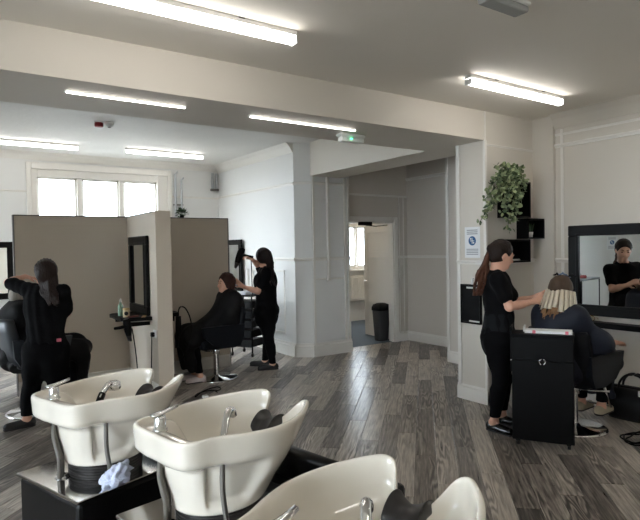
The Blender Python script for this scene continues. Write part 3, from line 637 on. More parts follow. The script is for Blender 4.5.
# trolley behind the drying client
t = thing('drawer_trolley', 'slim black salon trolley with shiny round knobs beside the drying stylist', 'trolley', (3.82, 7.55, 0), math.radians(-60))
for i in range(5):
    z = .14+i*.145
    dr = bx((-.17, -.17, z), (.17, .17, z+.11), .006).build('drawer', BLACK, t)
    for x in (-.10,): MB().lathe([(.0, -.016), (.014, -.01), (.017, .0)], n=12).build('knob', WHITEP, dr, loc=(x, -.185, z+.06))
for x in (-.18, .18):
    for y in (-.16, .16): MB().tube([(x, y, .06), (x, y, .90)], .011, 8).build('post', BLACK, t); 
for x in (-.18, .18):
    for y in (-.16, .16): MB().tube([(x-.01, y, .03), (x+.01, y, .03)], .029, 14).build('caster', RUBBER, t)
bx((-.20, -.19, .90), (.20, .19, .92), .006).build('top', BLACK, t)
t = thing('folded_towel', 'pale folded towel lying on top of the slim black trolley', 'towel', (3.82, 7.55, .921), .3)
m = MB()
for i in range(3): m.box((-.13+.01*i, -.09, .001+i*.016), (.12-.01*i, .10-.01*i, .015+i*.016), .006)
m.build('cloth', mat('pale_towel', (205, 208, 214), .95), t)
# bag
t = thing('handbag', 'slouchy black leather handbag on the floor under the mirror shelf', 'bag', (5.14, 2.50, 0), math.radians(-85))
def sup(a, b, z, n=28, e=.55): return [(a*np.sign(math.cos(q))*abs(math.cos(q))**e, b*np.sign(math.sin(q))*abs(math.sin(q))**e, z) for q in [2*math.pi*i/n for i in range(n)]]
MB().rings([sup(.21, .10, .002), sup(.23, .12, .04), sup(.225, .12, .16), sup(.205, .085, .26), sup(.20, .05, .285)]).build('bag_body', LEATHER, t)
MB().rings([sup(.196, .044, .284), sup(.19, .03, .292)]).build('zip_top', BLACK, t)
for y in (-.05, .05): MB().tube(catmull([(-.12, y, .24), (-.11, y*.9, .33), (-.05, y*.6, .40), (.05, y*.6, .40), (.11, y*.9, .33), (.12, y, .24)], 24), .011).build('handle', LEATHER, t)
bx((.07, -.115, .24), (.10, -.10, .29), .003).build('tag', WHITEP, t)
t = thing('floor_cable', 'coiled black power cable lying on the planks before the handbag', 'cable', (*G(640, 440)[:2], 0))
pts = [((.16+.03*math.sin(2.3*a))*math.cos(a), (.10+.03*math.cos(1.7*a))*math.sin(a), .009+.006*(1+math.sin(3.1*a))) for a in np.linspace(0, 6*math.pi, 110)]
MB().tube(pts, .006, 6).build('cord', BLACK, t)

# ------------------------------------------------------------------ reception corner seen only in the mirror
t = thing('reception_desk', 'grey-topped desk by the shop window seen in the large mirror', 'desk', (-2.1, 5.95, 0))
bx((-.6, -.30, .78), (.6, .30, .82), .005).build('desk_top', mat('grey_laminate', (120, 122, 126), .4), t)
for x in (-.55, .55):
    for y in (-.26, .26): bx((x-.02, y-.02, .001), (x+.02, y+.02, .78)).build('leg', BLACK, t)
t = thing('red_case', 'red zipped case lying on the desk by the shop window', 'case', (-1.9, 5.85, .82), .3)
bx((-.14, -.08, .001), (.14, .08, .07), .02).build('case_body', RED, t); MB().tube([(-.04, 0, .07), (-.04, 0, .10), (.04, 0, .10), (.04, 0, .07)], .006).build('handle', BLACK, t)

# ------------------------------------------------------------------ backwash units
RIMZ, FOOTZ, PLATZ = .95, .62, .56
half = [(-.315, 0, .945), (-.317, .09, .945), (-.305, .165, .945), (-.265, .20, .947), (-.18, .218, .948), (-.09, .252, .945), (.02, .278, .943), (.13, .268, .946), (.23, .228, .953), (.30, .178, .960), (.335, .140, .960), (.332, .104, .945), (.285, .070, .898), (.24, .04, .866), (.215, 0, .855)]
loop = half+[(x, -y, z) for x, y, z in half[-2:0:-1]]
RIM = catmull([V(*p) for p in loop], 132, True)
def smooth(a, b, x): t = min(max((x-a)/(b-a), 0), 1); return t*t*(3-2*t)
def basin_mesh():
    cx = V(0.0, 0); rows = []
    fx, fr, fry = -.035, .185, .165
    def foot(p): a = math.atan2(p[1]/.27, (p[0]-.0)/.31); return V(fx+fr*math.cos(a), fry*math.sin(a))
    # outside, from the foot upward
    for t in np.linspace(1, 0, 22):
        row = []
        for p in RIM:
            f = foot(p); front = smooth(.05, .30, p[0]); notch = smooth(.20, .10, abs(p[1]))*smooth(.15, .2, p[0])
            zt = p[2]-.012
            z = FOOTZ+(zt-FOOTZ)*(1-t)
            drop = (zt-z)/(zt-FOOTZ)
            back = smooth(-.10, -.24, p[0])
            s_side = .08*smooth(0, .25, drop)+.10*smooth(.2, .42, drop)+.82*smooth(.3, 1.0, drop)
            s_front = drop**1.15
            s_back = .03*smooth(0, .2, drop)+.67*smooth(.26, .40, drop)+.30*smooth(.4, 1, drop)
            s = s_side*(1-front)+s_front*front; s = s*(1-back)+s_back*back
            q = V(p[0], p[1])*(1-s)+f*s
            # recessed panel on either flank
            m = smooth(-.25, -.20, p[0])*smooth(.05, -.01, p[0])*smooth(.30, .36, drop)*smooth(.92, .80, drop)*smooth(.12, .18, abs(p[1]))
            q[1] -= np.sign(q[1])*.035*m
            row.append((q[0], q[1], z))
        rows.append(row)
    def inset(p, d, dz):
        r = math.hypot(p[0]-.0, p[1]); k = max(r-d, .01)/r; return (p[0]*k, p[1]*k, p[2]+dz)
    rows.append([inset(p, .002, -.004) for p in RIM]); rows.append([inset(p, .008, .0) for p in RIM]); rows.append([inset(p, .017, .0) for p in RIM]); rows.append([inset(p, .024, -.006) for p in RIM])
    # inside bowl; the tap ledge stays high at the back
    for t in np.linspace(.06, 1, 16):
        row = []
        for p in RIM:
            a = inset(p, .024, -.006); led = smooth(-.12, -.2, p[0])
            s = t
            dz = (t**.55)*(1-led)+led*smooth(.35, .8, t)
            rad = 1-(s**1.6)
            zb = .715
            x = a[0]*rad+.03*(1-rad); y = a[1]*rad
            row.append((x, y, a[2]*(1-dz)+zb*dz-.015*led*smooth(0, .2, t)))
        rows.append(row)
    m = MB(); m.rings(rows, (True, False)); return m
BAS = basin_mesh()
def wash_unit(loc, rz, label, variant):
    t = thing('wash_unit', label, 'wash basin', loc, math.radians(rz), 'backwash units in a row')
    # plinth
    m = MB(); m.box((-.315, -.24, .03), (.42, .28, PLATZ-.016), .02); m.build('plinth', LEATHER, t)
    m = MB(); m.box((-.325, -.25, PLATZ-.016), (.30, .29, PLATZ), .004); m.build('chrome_plate', CHROME, t)
    for x in (-.26, .34):
        for y in (-.2, .22): MB().lathe([(.025, .001), (.025, .03)], (x, y, 0), 12).build('foot', BLACK, t)
    # sleeve
    pr = []
    for i in range(5): pr += [(.150, i*.0128), (.168, i*.0128+.004), (.168, i*.0128+.009), (.150, i*.0128+.0125)]
    MB().lathe([(r, z) for r, z in pr], (-.035, 0, PLATZ), 36).build('rubber_sleeve', RUBBER, t)
    bs = BAS.build('basin', CERAM, t)
    sub = bs.modifiers.new('smooth', 'SUBSURF'); sub.levels = 1; sub.render_levels = 1
    # neck rest: saddle in the notch
    ang = np.linspace(-1, 1, 15); rows = []
    for a in ang:
        y = .060*a; zz = .866+.026*abs(a)**2.2; k = .6*abs(a)
        rows.append([(.155+.02*k, y, zz-.055+.02*k), (.175+.02*k, y*.99, zz-.015), (.20+.03*k, y*.98, zz+.012), (.235+.03*k, y*.98, zz+.016), (.262+.04*k, y*1.0, zz-.0), (.27+.04*k, y*1.02, zz-.03), (.24+.04*k, y*1.04, zz-.032), (.20+.03*k, y*1.05, zz-.03), (.17+.02*k, y*1.04, zz-.06)])
    MB().rings(rows, (True, True)).build('neck_rest', RUBBER, t).modifiers.new('smooth', 'SUBSURF').render_levels = 2
    # mixer tap on the ledge
    tp = MB().lathe([(.027, 0), (.027, .008), (.022, .012), (.022, .05), (.019, .058)], (-.262, .035, .935), 18).build('mixer_tap', CHROME, t)
    MB().rings([[(-.275+x, .035+y*w, .996+z+h*.5) for y, z in ((-1, 0), (-.6, .006), (.6, .006), (1, 0), (.6, -.005), (-.6, -.005))] for x, w, h in ((-.02, .018, 0), (.02, .02, .01), (.055, .014, .022), (.085, .010, .036))]).build('lever', CHROME, tp)
    # hand shower
    if variant == 0: pts = [(-.10, -.03, .845), (-.06, -.01, .905), (-.01, .02, .94), (.02, .035, .945)]
    else: pts = [(-.09, -.09, .80), (-.05, -.06, .88), (.0, -.02, .945), (.03, .0, .955)]
    sp = MB().tube(catmull([V(*p) for p in pts], 14), list(np.linspace(.012, .016, 14)), 12).build('hand_shower', CHROME, t)
    if variant == 0:
        c = V(.045, .045, .925); m = MB(); m.rings([[c+V(r*math.cos(a*math.pi/10), r*math.sin(a*math.pi/10), z) for a in range(20)] for r, z in ((.022, .03), (.034, .022), (.037, .0), (.033, -.012), (.012, -.014))]); m.build('spray_head', CHROME, sp)
        MB().tube([(-.11, -.035, .83), (-.075, -.018, .885), (-.045, 0, .917)], .0165, 12).build('grip', BLACK, sp)
    else:
        MB().tube([(.02, -.005, .953), (.045, .01, .945), (.055, .015, .925)], [.016, .018, .016], 12).build('spray_head', CHROME, sp)
    MB().tube(catmull([V(*pts[0]), V(-.11, -.05, .77), V(-.06, -.03, .735), V(.03, 0, .722)], 12), .009, 8).build('shower_hose', STEEL, t)
    MB().lathe([(.03, 0), (.026, .006), (.006, .008)], (.03, 0, .716), 16).build('drain', CHROME, t)
    # braided supply hoses and the waste pipe under the ledge
    for y0, y1, dx in ((.03, .06, 0), (.055, .085, .015), (.01, .04, -.02)):
        MB().tube(catmull([V(-.235+dx, y0, .90), V(-.245+dx, (y0+y1)/2+.02, .78), V(-.235+dx, y1-.02, .66), V(-.225+dx, y1, PLATZ+.004)], 18), .011, 8).build('supply_hose', STEEL, t)
    MB().lathe([(.035, 0), (.03, .008)], (-.22, .06, PLATZ+.0005), 14).build('hose_collar', CHROME, t)
    MB().tube(catmull([V(-.15, -.195, .86), V(-.155, -.20, .74), V(-.145, -.205, .64), V(-.14, -.215, PLATZ+.004)], 18), .010, 8).build('waste_pipe', STEEL, t)
    MB().lathe([(.022, 0), (.018, .008)], (-.14, -.215, PLATZ+.0005), 12).build('hose_collar', CHROME, t)
    # attached chair in front of the bowl
    bx((.44, -.25, .36), (.88, .25, .46), .03).build('seat', LEATHER, t)
    m = MB(); m.rings([[(x+th*dx, y, z+th*.3*dx) for (y, dx) in ((-.25, 0), (.25, 0), (.25, 1), (-.25, 1))] for x, z, th in ((.46, .42, .09), (.40, .56, .09), (.33, .68, .07), (.31, .71, .03))]); m.build('backrest', LEATHER, t)
    for s in (-1, 1): bx((.36, s*.29-.04, .40), (.60, s*.29+.04, .60), .03).build('armrest', LEATHER, t)
    bx((.42, -.26, .03), (.84, .26, .36), .02).build('seat_base', LEATHER, t)
    return t
U = [((.665, 2.80, 0), 19, 'cream wash basin with a black-gripped hand shower and crumpled towel on its chrome plate', 0),
     ((.915, 2.03, 0), 11, 'cream wash basin with plain chrome hand shower, in the middle of the row', 1),
     ((.838, 1.07, 0), 15, 'cream wash basin at the row end farthest from the partition, with plain chrome hand shower', 1)]
for l, r, n, v in U: wash_unit(l, r, n, v)
# crumpled towel on the first plate
p = G(101, 486, PLATZ); tl = thing('crumpled_towel', 'crumpled pale blue-white towel on the chrome plate under a wash basin', 'towel', (.62, 2.545, PLATZ+.001))
bm = bmesh.new(); bmesh.ops.create_icosphere(bm, subdivisions=4, radius=1)
from mathutils import noise as mnoise
for v in bm.verts:
    c = v.co.copy(); k = .9+.5*mnoise.noise(c*2.3+Vector((3, 1, 0)))+.38*abs(mnoise.noise(c*3.2))-.12*abs(mnoise.noise(c*8))
    v.co = Vector((c.x*.062*k, c.y*.045*k, max(.0, .038+c.z*.05*k+.02*c.x)))
me = bpy.data.meshes.new('cloth'); bm.to_mesh(me); bm.free()
for f in me.polygons: f.use_smooth = True
me.materials.append(mat('blue_white_towel', (196, 202, 222), .95, bump=.4, bscale=120)); o = bpy.data.objects.new('cloth', me); COL.objects.link(o); o.parent = tl

# ------------------------------------------------------------------ salon chairs
def salon_chair(loc, rz, label, m=VINYL, foot=True, lift=0.0):
    t = thing('salon_chair', label, 'chair', loc, rz, 'hydraulic salon chairs')
    MB().lathe([(.27, .001), (.27, .012), (.25, .02), (.06, .03), (.04, .05)], n=40).build('base_disc', CHROME, t)
    MB().lathe([(.034, .045), (.034, .30), (.045, .305), (.045, .40)], n=18).build('hydraulic_column', CHROME, t)
    MB().tube([(.03, 0, .34), (.10, -.10, .33), (.14, -.24, .34)], .009).build('pump_lever', CHROME, t)
    bx((-.22, -.24, .395), (.27, .24, .515), .04).build('seat', m, t)
    m2 = MB(); rows = []
    for z, x, th, w in ((.44, -.20, .07, .26), (.60, -.235, .075, .275), (.75, -.27, .07, .275), (.86, -.295, .06, .265), (.885, -.30, .03, .25)):
        rows.append([(x-th*(1 if abs(y) < 0 else 1)+.06*(y/w)**2, y, z) for y in np.linspace(-w, w, 9)]+[(x+.06*(y/w)**2, y, z) for y in np.linspace(w, -w, 9)])
    m2.rings(rows); m2.build('backrest', m, t)
    for s in (-1, 1):
        prof = [(.28, .68), (.25, .56), (.14, .46), (-.05, .415), (-.20, .43), (-.25, .52), (-.265, .69)]
        a = [(x, s*.245, z) for x, z in prof]; b = [(x, s*.295, z) for x, z in prof]
        MB().rings([a, b], (True, True), True, False).build('armrest', m, t)
    if lift:
        for c in t.children:
            if c.name.split('.')[0] != 'base_disc': c.location.z = lift
        MB().lathe([(.028, .03), (.028, .2)], n=16).build('piston', CHROME, t)
    if foot: MB().tube([(.22, -.14, .40), (.36, -.14, .15), (.36, .14, .15), (.22, .14, .40)], .012).build('footrest', CHROME, t)
    return t
CH_C = (2.80, 6.42, 0); CH_R = (4.50, 2.70, 0); CH_L = (.74, 6.22, 0)
salon_chair(CH_C, math.radians(178), 'dark salon chair under the red-haired client facing the partition wing', VINYL, False)
salon_chair(CH_R, math.radians(2), 'dark salon chair on chrome disc under the foil-haired client', VINYL)
salon_chair(CH_L, math.radians(10), 'slate salon chair with its shell back showing behind the elbow-raised stylist', mat('slate_vinyl', (50, 55, 61), .4), False, .09)
# ------------------------------------------------------------------ people: smooth blended volumes turned into one mesh
class Vol:
    def __init__(s, lo, hi, h=.008):
        s.lo = np.asarray(lo, float); s.h = h; s.n = np.ceil((np.asarray(hi)-s.lo)/h).astype(int)+1
        s.F = np.full(s.n, .2, np.float32); s.ax = [(s.lo[i]+h*np.arange(s.n[i])).astype(np.float32) for i in range(3)]
    def _sub(s, lo, hi, pad):
        a = np.clip(((np.asarray(lo)-pad-s.lo)/s.h).astype(int), 0, s.n-1); b = np.clip(np.ceil((np.asarray(hi)+pad-s.lo)/s.h).astype(int)+1, 1, s.n)
        sl = tuple(slice(a[i], b[i]) for i in range(3))
        return sl, s.ax[0][sl[0]][:, None, None], s.ax[1][sl[1]][None, :, None], s.ax[2][sl[2]][None, None, :]
    def _put(s, sl, d, k, neg):
        f = s.F[sl]
        if neg:
            if k <= 0: s.F[sl] = np.maximum(f, -d)
            else: h = np.maximum(k-np.abs(f+d), 0)/k; s.F[sl] = np.maximum(f, -d)+h*h*k*.25
        elif k <= 0: s.F[sl] = np.minimum(f, d)
        else: h = np.maximum(k-np.abs(f-d), 0)/k; s.F[sl] = np.minimum(f, d)-h*h*k*.25
    def cap(s, a, b, r1, r2=None, k=.03, flat=None, neg=False):
        a = np.asarray(a, float); b = np.asarray(b, float); r2 = r1 if r2 is None else r2; r = max(r1, r2)
        sl, X, Y, Z = s._sub(np.minimum(a, b)-r, np.maximum(a, b)+r, k+.03)
        px, py, pz = X-a[0], Y-a[1], Z-a[2]; d = b-a; L = max(d@d, 1e-9)
        t = np.clip((px*d[0]+py*d[1]+pz*d[2])/L, 0, 1)
        qx, qy, qz = px-t*d[0], py-t*d[1], pz-t*d[2]
        if flat is not None:
            n, sc = flat; dot = (qx*n[0]+qy*n[1]+qz*n[2])*(sc-1); qx = qx+dot*n[0]; qy = qy+dot*n[1]; qz = qz+dot*n[2]
        s._put(sl, np.sqrt(qx*qx+qy*qy+qz*qz)-(r1+(r2-r1)*t), k, neg); return s
    def ell(s, c, axes, radii, k=.03, neg=False):
        c = np.asarray(c, float); R = max(radii); sl, X, Y, Z = s._sub(c-R, c+R, k+.03)
        px, py, pz = X-c[0], Y-c[1], Z-c[2]; q = 0; g = 0
        for ax, r in zip(axes, radii):
            e = (px*ax[0]+py*ax[1]+pz*ax[2]); q = q+(e/r)**2; g = g+(e/(r*r))**2
        k0 = np.sqrt(q); k1 = np.sqrt(g)+1e-6
        s._put(sl, k0*(k0-1)/k1, k, neg); return s
    def half(s, p, n, neg=True):
        # cut away everything on the +n side of p
        d = (s.ax[0][:, None, None]-p[0])*n[0]+(s.ax[1][None, :, None]-p[1])*n[1]+(s.ax[2][None, None, :]-p[2])*n[2]
        s.F = np.maximum(s.F, d.astype(np.float32)); return s
    def ripple(s, fn): s.F = s.F+fn(s.ax[0][:, None, None], s.ax[1][None, :, None], s.ax[2][None, None, :]).astype(np.float32); return s
    def obj(s, name, m, parent, off, it=2):
        F = s.F; I = F < 0; n = s.n
        c = sum(I[i:n[0]-1+i, j:n[1]-1+j, k:n[2]-1+k].astype(np.int8) for i in (0, 1) for j in (0, 1) for k in (0, 1))
        act = (c > 0) & (c < 8); idx = np.argwhere(act); num = len(idx)
        ids = np.full(act.shape, -1, np.int32); ids[act] = np.arange(num)
        cv = {}
        for i in (0, 1):
            for j in (0, 1):
                for k in (0, 1): cv[i, j, k] = F[idx[:, 0]+i, idx[:, 1]+j, idx[:, 2]+k]
        P = np.zeros((num, 3)); W = np.zeros(num)
        for a in cv:
            for ax in range(3):
                if a[ax] == 0:
                    b = list(a); b[ax] = 1; b = tuple(b); x = (cv[a] < 0) != (cv[b] < 0); t = cv[a]/np.where(x, cv[a]-cv[b], 1)
                    pos = np.tile(np.array(a, float), (num, 1)); pos[:, ax] = t; P[x] += pos[x]; W[x] += 1
        P = s.lo+s.h*(idx+P/np.maximum(W, 1)[:, None]); quads = []
        for ax in range(3):
            o1, o2 = [(1, 2), (2, 0), (0, 1)][ax]
            sa = [slice(1, -1)]*3; sb = [slice(1, -1)]*3; sa[ax] = slice(0, -1); sb[ax] = slice(1, None)
            A = I[tuple(sa)]; B = I[tuple(sb)]; e = np.argwhere(A != B); fl = A[tuple(e.T)]
            base = e.copy(); base[:, o1] += 1; base[:, o2] += 1
            def cid(d1, d2): q = base.copy(); q[:, o1] += d1; q[:, o2] += d2; return ids[tuple(q.T)]
            q = np.stack([cid(-1, -1), cid(0, -1), cid(0, 0), cid(-1, 0)], 1); q[~fl] = q[~fl][:, ::-1]; quads.append(q)
        Q = np.concatenate(quads); Q = Q[(Q >= 0).all(1)]
        for _ in range(it):
            S = np.zeros_like(P); C_ = np.zeros(num)
            for a in range(4):
                b = (a+1) % 4
                np.add.at(S, Q[:, a], P[Q[:, b]]); np.add.at(C_, Q[:, a], 1); np.add.at(S, Q[:, b], P[Q[:, a]]); np.add.at(C_, Q[:, b], 1)
            P = P*.5+.5*S/np.maximum(C_, 1)[:, None]
        me = fast_mesh(name, P-off, Q); me.materials.append(m); o = bpy.data.objects.new(name, me); COL.objects.link(o)
        if parent is not None: o.parent = parent
        return o

def hand(v, w, d, pn, side, curl=.5, sp=.018, thumb=1):
    """w wrist, d direction of the hand, pn palm normal (fingers close towards it), side +1/-1 where the thumb leaves"""
    d = nz(d); pn = nz(pn-d*(pn@d)); s = np.cross(d, pn)*side
    v.cap(w, w+d*.03, .022, .024, .02, (pn, 1.5)); 
    for q in (-.022, -.007, .008, .022): v.cap(w+d*.02+s*q*.8, w+d*.085+s*q, .013, .011, .012)
    for q, L in ((-.026, .062), (-.009, .076), (.009, .082), (.026, .074)):
        p = w+d*.085+s*q; a = 0; dd = d
        for i, f in enumerate((.45, .32, .23)):
            a += curl*(.6 if i == 0 else .9); dd = d*math.cos(a)+pn*math.sin(a); e = p+dd*L*f+s*q*.04; v.cap(p, e, .0098-.0008*i, .009-.0008*i, .006); p = e
    p = w+d*.025+s*.02; e = p+nz(d*.7+s*.75+pn*.35)*.04; v.cap(p, e, .013, .011, .012); e2 = e+nz(d+s*.2+pn*.5)*.032; v.cap(e, e2, .0105, .009, .008)

def head(v, c, f, u, neck):
    f = nz(f); u = nz(u-f*(u@f)); s = np.cross(f, u)
    v.ell(c+u*.015-f*.014, (f, s, u), (.096, .076, .098), .02)
    v.cap(c-u*.02+f*.03, c-u*.085+f*.062, .058, .030, .03); v.cap(c-u*.06-f*.01, c-u*.082+f*.05, .045, .028, .03)
    v.ell(c-u*.03+f*.045, (f, s, u), (.045, .055, .05), .03)
    v.cap(c+f*.088+u*.008, c+f*.108-u*.030, .009, .0125, .014); v.ell(c+f*.10-u*.035, (f, s, u), (.014, .017, .010), .01)
    v.ell(c+f*.088-u*.058, (f, s, u), (.013, .022, .007), .008); v.ell(c+f*.086-u*.068, (f, s, u), (.013, .020, .007), .008)
    v.ell(c+f*.082-u*.092, (f, s, u), (.016, .018, .014), .015)
    for q in (-1, 1):
        v.ell(c+f*.086+s*q*.031+u*.006, (f, s, u), (.014, .018, .010), .012, True); v.ell(c+f*.076+s*q*.031+u*.006, (f, s, u), (.013, .014, .011), .006)
        v.ell(c+f*.080+s*q*.032+u*.026, (f, s, u), (.012, .022, .007), .012)
        v.ell(c-f*.012+s*q*.077-u*.012, (nz(f+s*q*.3), nz(s*q-f*.3), u), (.019, .009, .031), .006)
    v.cap(c-u*.05-f*.025, neck, .05, .056, .03)

def face_parts(P, c, f, u, off):
    f = nz(f); u = nz(u-f*(u@f)); s = np.cross(f, u)
    for q in (-1, 1):
        e = MB(); ce = c+f*.0865+s*q*.031+u*.006
        e.rings([[ce+s*(.009*math.cos(a)*r)+u*(.005*math.sin(a)*r)+f*.004*(1-r*r) for a in np.linspace(0, 2*math.pi, 12, endpoint=False)] for r in (.1, .6, 1)], (False, True)); e.build('eye', EYE, P, off=off)
        b = MB().tube([c+f*.085+s*q*.014+u*.028, c+f*.088+s*q*.032+u*.034, c+f*.072+s*q*.05+u*.028], [.003, .004, .002], 6); b.build('eyebrow', EYE, P, off=off)
    l = MB(); l.rings([[c+f*(.099-.02*(y/.022)**2)+s*y+u*(-.063+h) for h in (-.007, 0, .007)] for y in np.linspace(-.021, .021, 7)], (False, False), False); l.build('lips', LIPS, P, off=off)

def body(J, lo, hi, female=1, h=.008, feet=True):
    v = Vol(lo, hi, h); torso(v, J, 0); head(v, J['hd'], J['f'], J['u'], J['nk'])
    for s in 'LR':
        v.cap(J['sh'+s], J['el'+s], .044, .036, .03); v.cap(J['el'+s], J['wr'+s], .036, .024, .02); v.cap(J['el'+s]*.7+J['wr'+s]*.3, J['el'+s]*.5+J['wr'+s]*.5, .037, .033, .02)
        d, pn, sd, cu = J['ha'+s]; hand(v, J['wr'+s], d, pn, sd, cu)
        leg(v, J, s, 0)
        if feet:
            t = J['to'+s]; a = J['an'+s]; d = nz((t-a)*V(1, 1, 0)); fl = a[2]-J.get('ah', .075)
            v.cap(V(a[0], a[1], fl+.045)-d*.03, V(*(t[:2]), fl+.028), .032, .022, .03); v.cap(a, V(a[0], a[1], fl+.04)-d*.02, .034, .03, .03)
    return v
def torso(v, J, g):
    w = J.get('w', 1.0); cf, cs = J['cf'], J['cs']; up = nz(J['nk']-J['pv']); ch, wa, pv = J['ch'], J['wa'], J['pv']
    ax = (cs, cf, up)
    v.ell(ch, ax, (.150*w+g, .098*w+g, .165+g), .06); v.ell(wa, ax, (.128*w+g, .095*w+g, .14+g), .08); v.ell(pv, (cs, cf, V(0, 0, 1)), (.165*w+g, .115*w+g, .12+g), .08)
    v.cap(J['shL'], J['shR'], .048+g, .048+g, .05); v.cap(ch+up*.1, J['nk'], .07+g, .05+g*.5, .05)
    for q in (-1, 1): v.ell(ch+cf*.075+cs*q*.07-up*.02, ax, (.062+g, .05+g, .06+g), .05)
def leg(v, J, s, g, stop=1.0):
    hp, kn, an = J['hp'+s], J['kn'+s], J['an'+s]
    v.cap(hp, kn, .083+g, .055+g, .05); v.cap(hp, hp*.6+kn*.4, .088+g, .078+g, .06); v.cap(kn, an, .052+g, .034+g, .03); bk = J.get('bk', -J['cf']); v.cap(kn*.75+an*.25+bk*.012, kn*.5+an*.5+bk*.010, .054+g, .046+g, .03)
def shirt(J, lo, hi, g=.014, sleeve=.62, hem=None, h=.009):
    v = Vol(lo, hi, h); torso(v, J, g)
    for s in 'LR': v.cap(J['sh'+s], J['sh'+s]*(1-sleeve)+J['el'+s]*sleeve, .058+g*.4, .055+g*.4, .04)
    if hem is not None: v.half(V(0, 0, hem), V(0, 0, -1))
    d = nz(J['hd']-J['nk']); v.ell(J['nk']+d*.055, (d, J['cf'], J['cs']), (.05, .065, .075), .0, True)
    x, y, z = .0, 0, 0
    v.ripple(lambda X, Y, Z: .0035*np.sin(38*Z+9*X)*np.sin(21*(X+Y))+.003*np.sin(60*(X-Y)+10*Z)); return v
def trousers(J, lo, hi, g=.010, h=.009, end=.0):
    v = Vol(lo, hi, h); ax = (J['cs'], J['cf'], V(0, 0, 1)); w = J.get('w', 1.0); v.ell(J['pv'], ax, (.168*w+g, .118*w+g, .125+g), .06)
    for s in 'LR':
        leg(v, J, s, g)
    z = max(J['anL'][2], J['anR'][2])
    return v
def shoes(P, J, off, m, name='shoe', g=.008, ah=.075):
    for s in 'LR':
        t = J['to'+s]; a = J['an'+s]; d = nz((t-a)*V(1, 1, 0)); fl = a[2]-ah
        A = V(a[0], a[1], fl); T = V(t[0], t[1], fl); lo = np.minimum(A, T)-.09; hi = np.maximum(A, T)+.13
        v = Vol(lo, hi, .006); v.cap(A-d*.035+V(0, 0, .042), T+V(0, 0, .034)-d*.01, .040, .032, .02, (np.cross(d, V(0, 0, 1)), 1.0)); v.cap(A-d*.03+V(0, 0, .03), T+V(0, 0, .028), .034, .03, .02); v.cap(A-d*.03+V(0, 0, .05), A+V(0, 0, .065), .036, .036, .02); v.half(V(0, 0, fl+.002), V(0, 0, -1))
        o = v.obj(name, m, P, off)
        so = Vol(lo, hi, .006); so.cap(A-d*.035+V(0, 0, .012), T+V(0, 0, .012), .042, .036, .01); so.half(V(0, 0, fl+.001), V(0, 0, -1)); so.half(V(0, 0, fl+.016), V(0, 0, 1)); so.obj('sole', RUBBER, o, off)
def strands(v, paths, r0, r1, k=.008):
    for p in paths:
        for i in range(len(p)-1): a = r0+(r1-r0)*i/(len(p)-1); b = r0+(r1-r0)*(i+1)/(len(p)-1); v.cap(p[i], p[i+1], a, b, k)
def hair_cap(v, c, f, u, g=.012, ear=False):
    f = nz(f); u = nz(u-f*(u@f)); s = np.cross(f, u)
    v.ell(c+u*.020-f*.018, (f, s, u), (.098+g, .080+g, .098+g), .01); v.ell(c-f*.045-u*.02, (f, s, u), (.062+g, .070+g, .08), .03)
    v.ell(c+f*.105-u*.035, (f, s, u), (.088, .092, .108), .012, True)
    if ear:
        for q in (-1, 1): v.ell(c+f*.008+s*q*.09-u*.03, (f, s, u), (.036, .03, .045), .01, True)
    return f, u, s
def scalp(v, c, F, U, S, tgt, n=22, g=.012, r=.008, front=.05, span=1.45):
    # combed strands from the hairline over the crown to a target
    for th in np.linspace(-span, span, n):
        st = nz(U*math.cos(th)*1.0+S*math.sin(th)+F*front*10*(.6 if abs(th) > 1 else 1)*.9); en = nz(tgt-c)
        pts = []
        for q in np.linspace(0, 1, 9):
            d = nz(st*(1-q)+en*q); a, b, e = d@F, d@S, d@U; rad = 1/math.sqrt((a/(.098+g))**2+(b/(.080+g))**2+(e/(.098+g))**2); pts.append(c+U*.020-F*.018+d*rad*(1.0+RNG.normal(0, .006)))
        for p, q in zip(pts, pts[1:]): v.cap(p, q, r, r, .003)
Z3 = V(0, 0, 1)
def frame(fdir, lean=0.0):
    cf = nz(V(fdir[0], fdir[1], 0)); cs = np.cross(cf, Z3); return cf, cs
def bounds(pts, pad=.16):
    p = np.array(pts); return p.min(0)-pad, p.max(0)+pad
def finish_person(P, J, off, jl=None):
    pts = [J[k] for k in J if isinstance(J[k], np.ndarray) and k not in ('f', 'u', 'cf', 'cs', 'bk')]
    return bounds(pts)

IMR = nz(RT*V(1, 1, 0)); FWD = nz(fw*V(1, 1, 0))       # picture right and away from the camera, on the ground
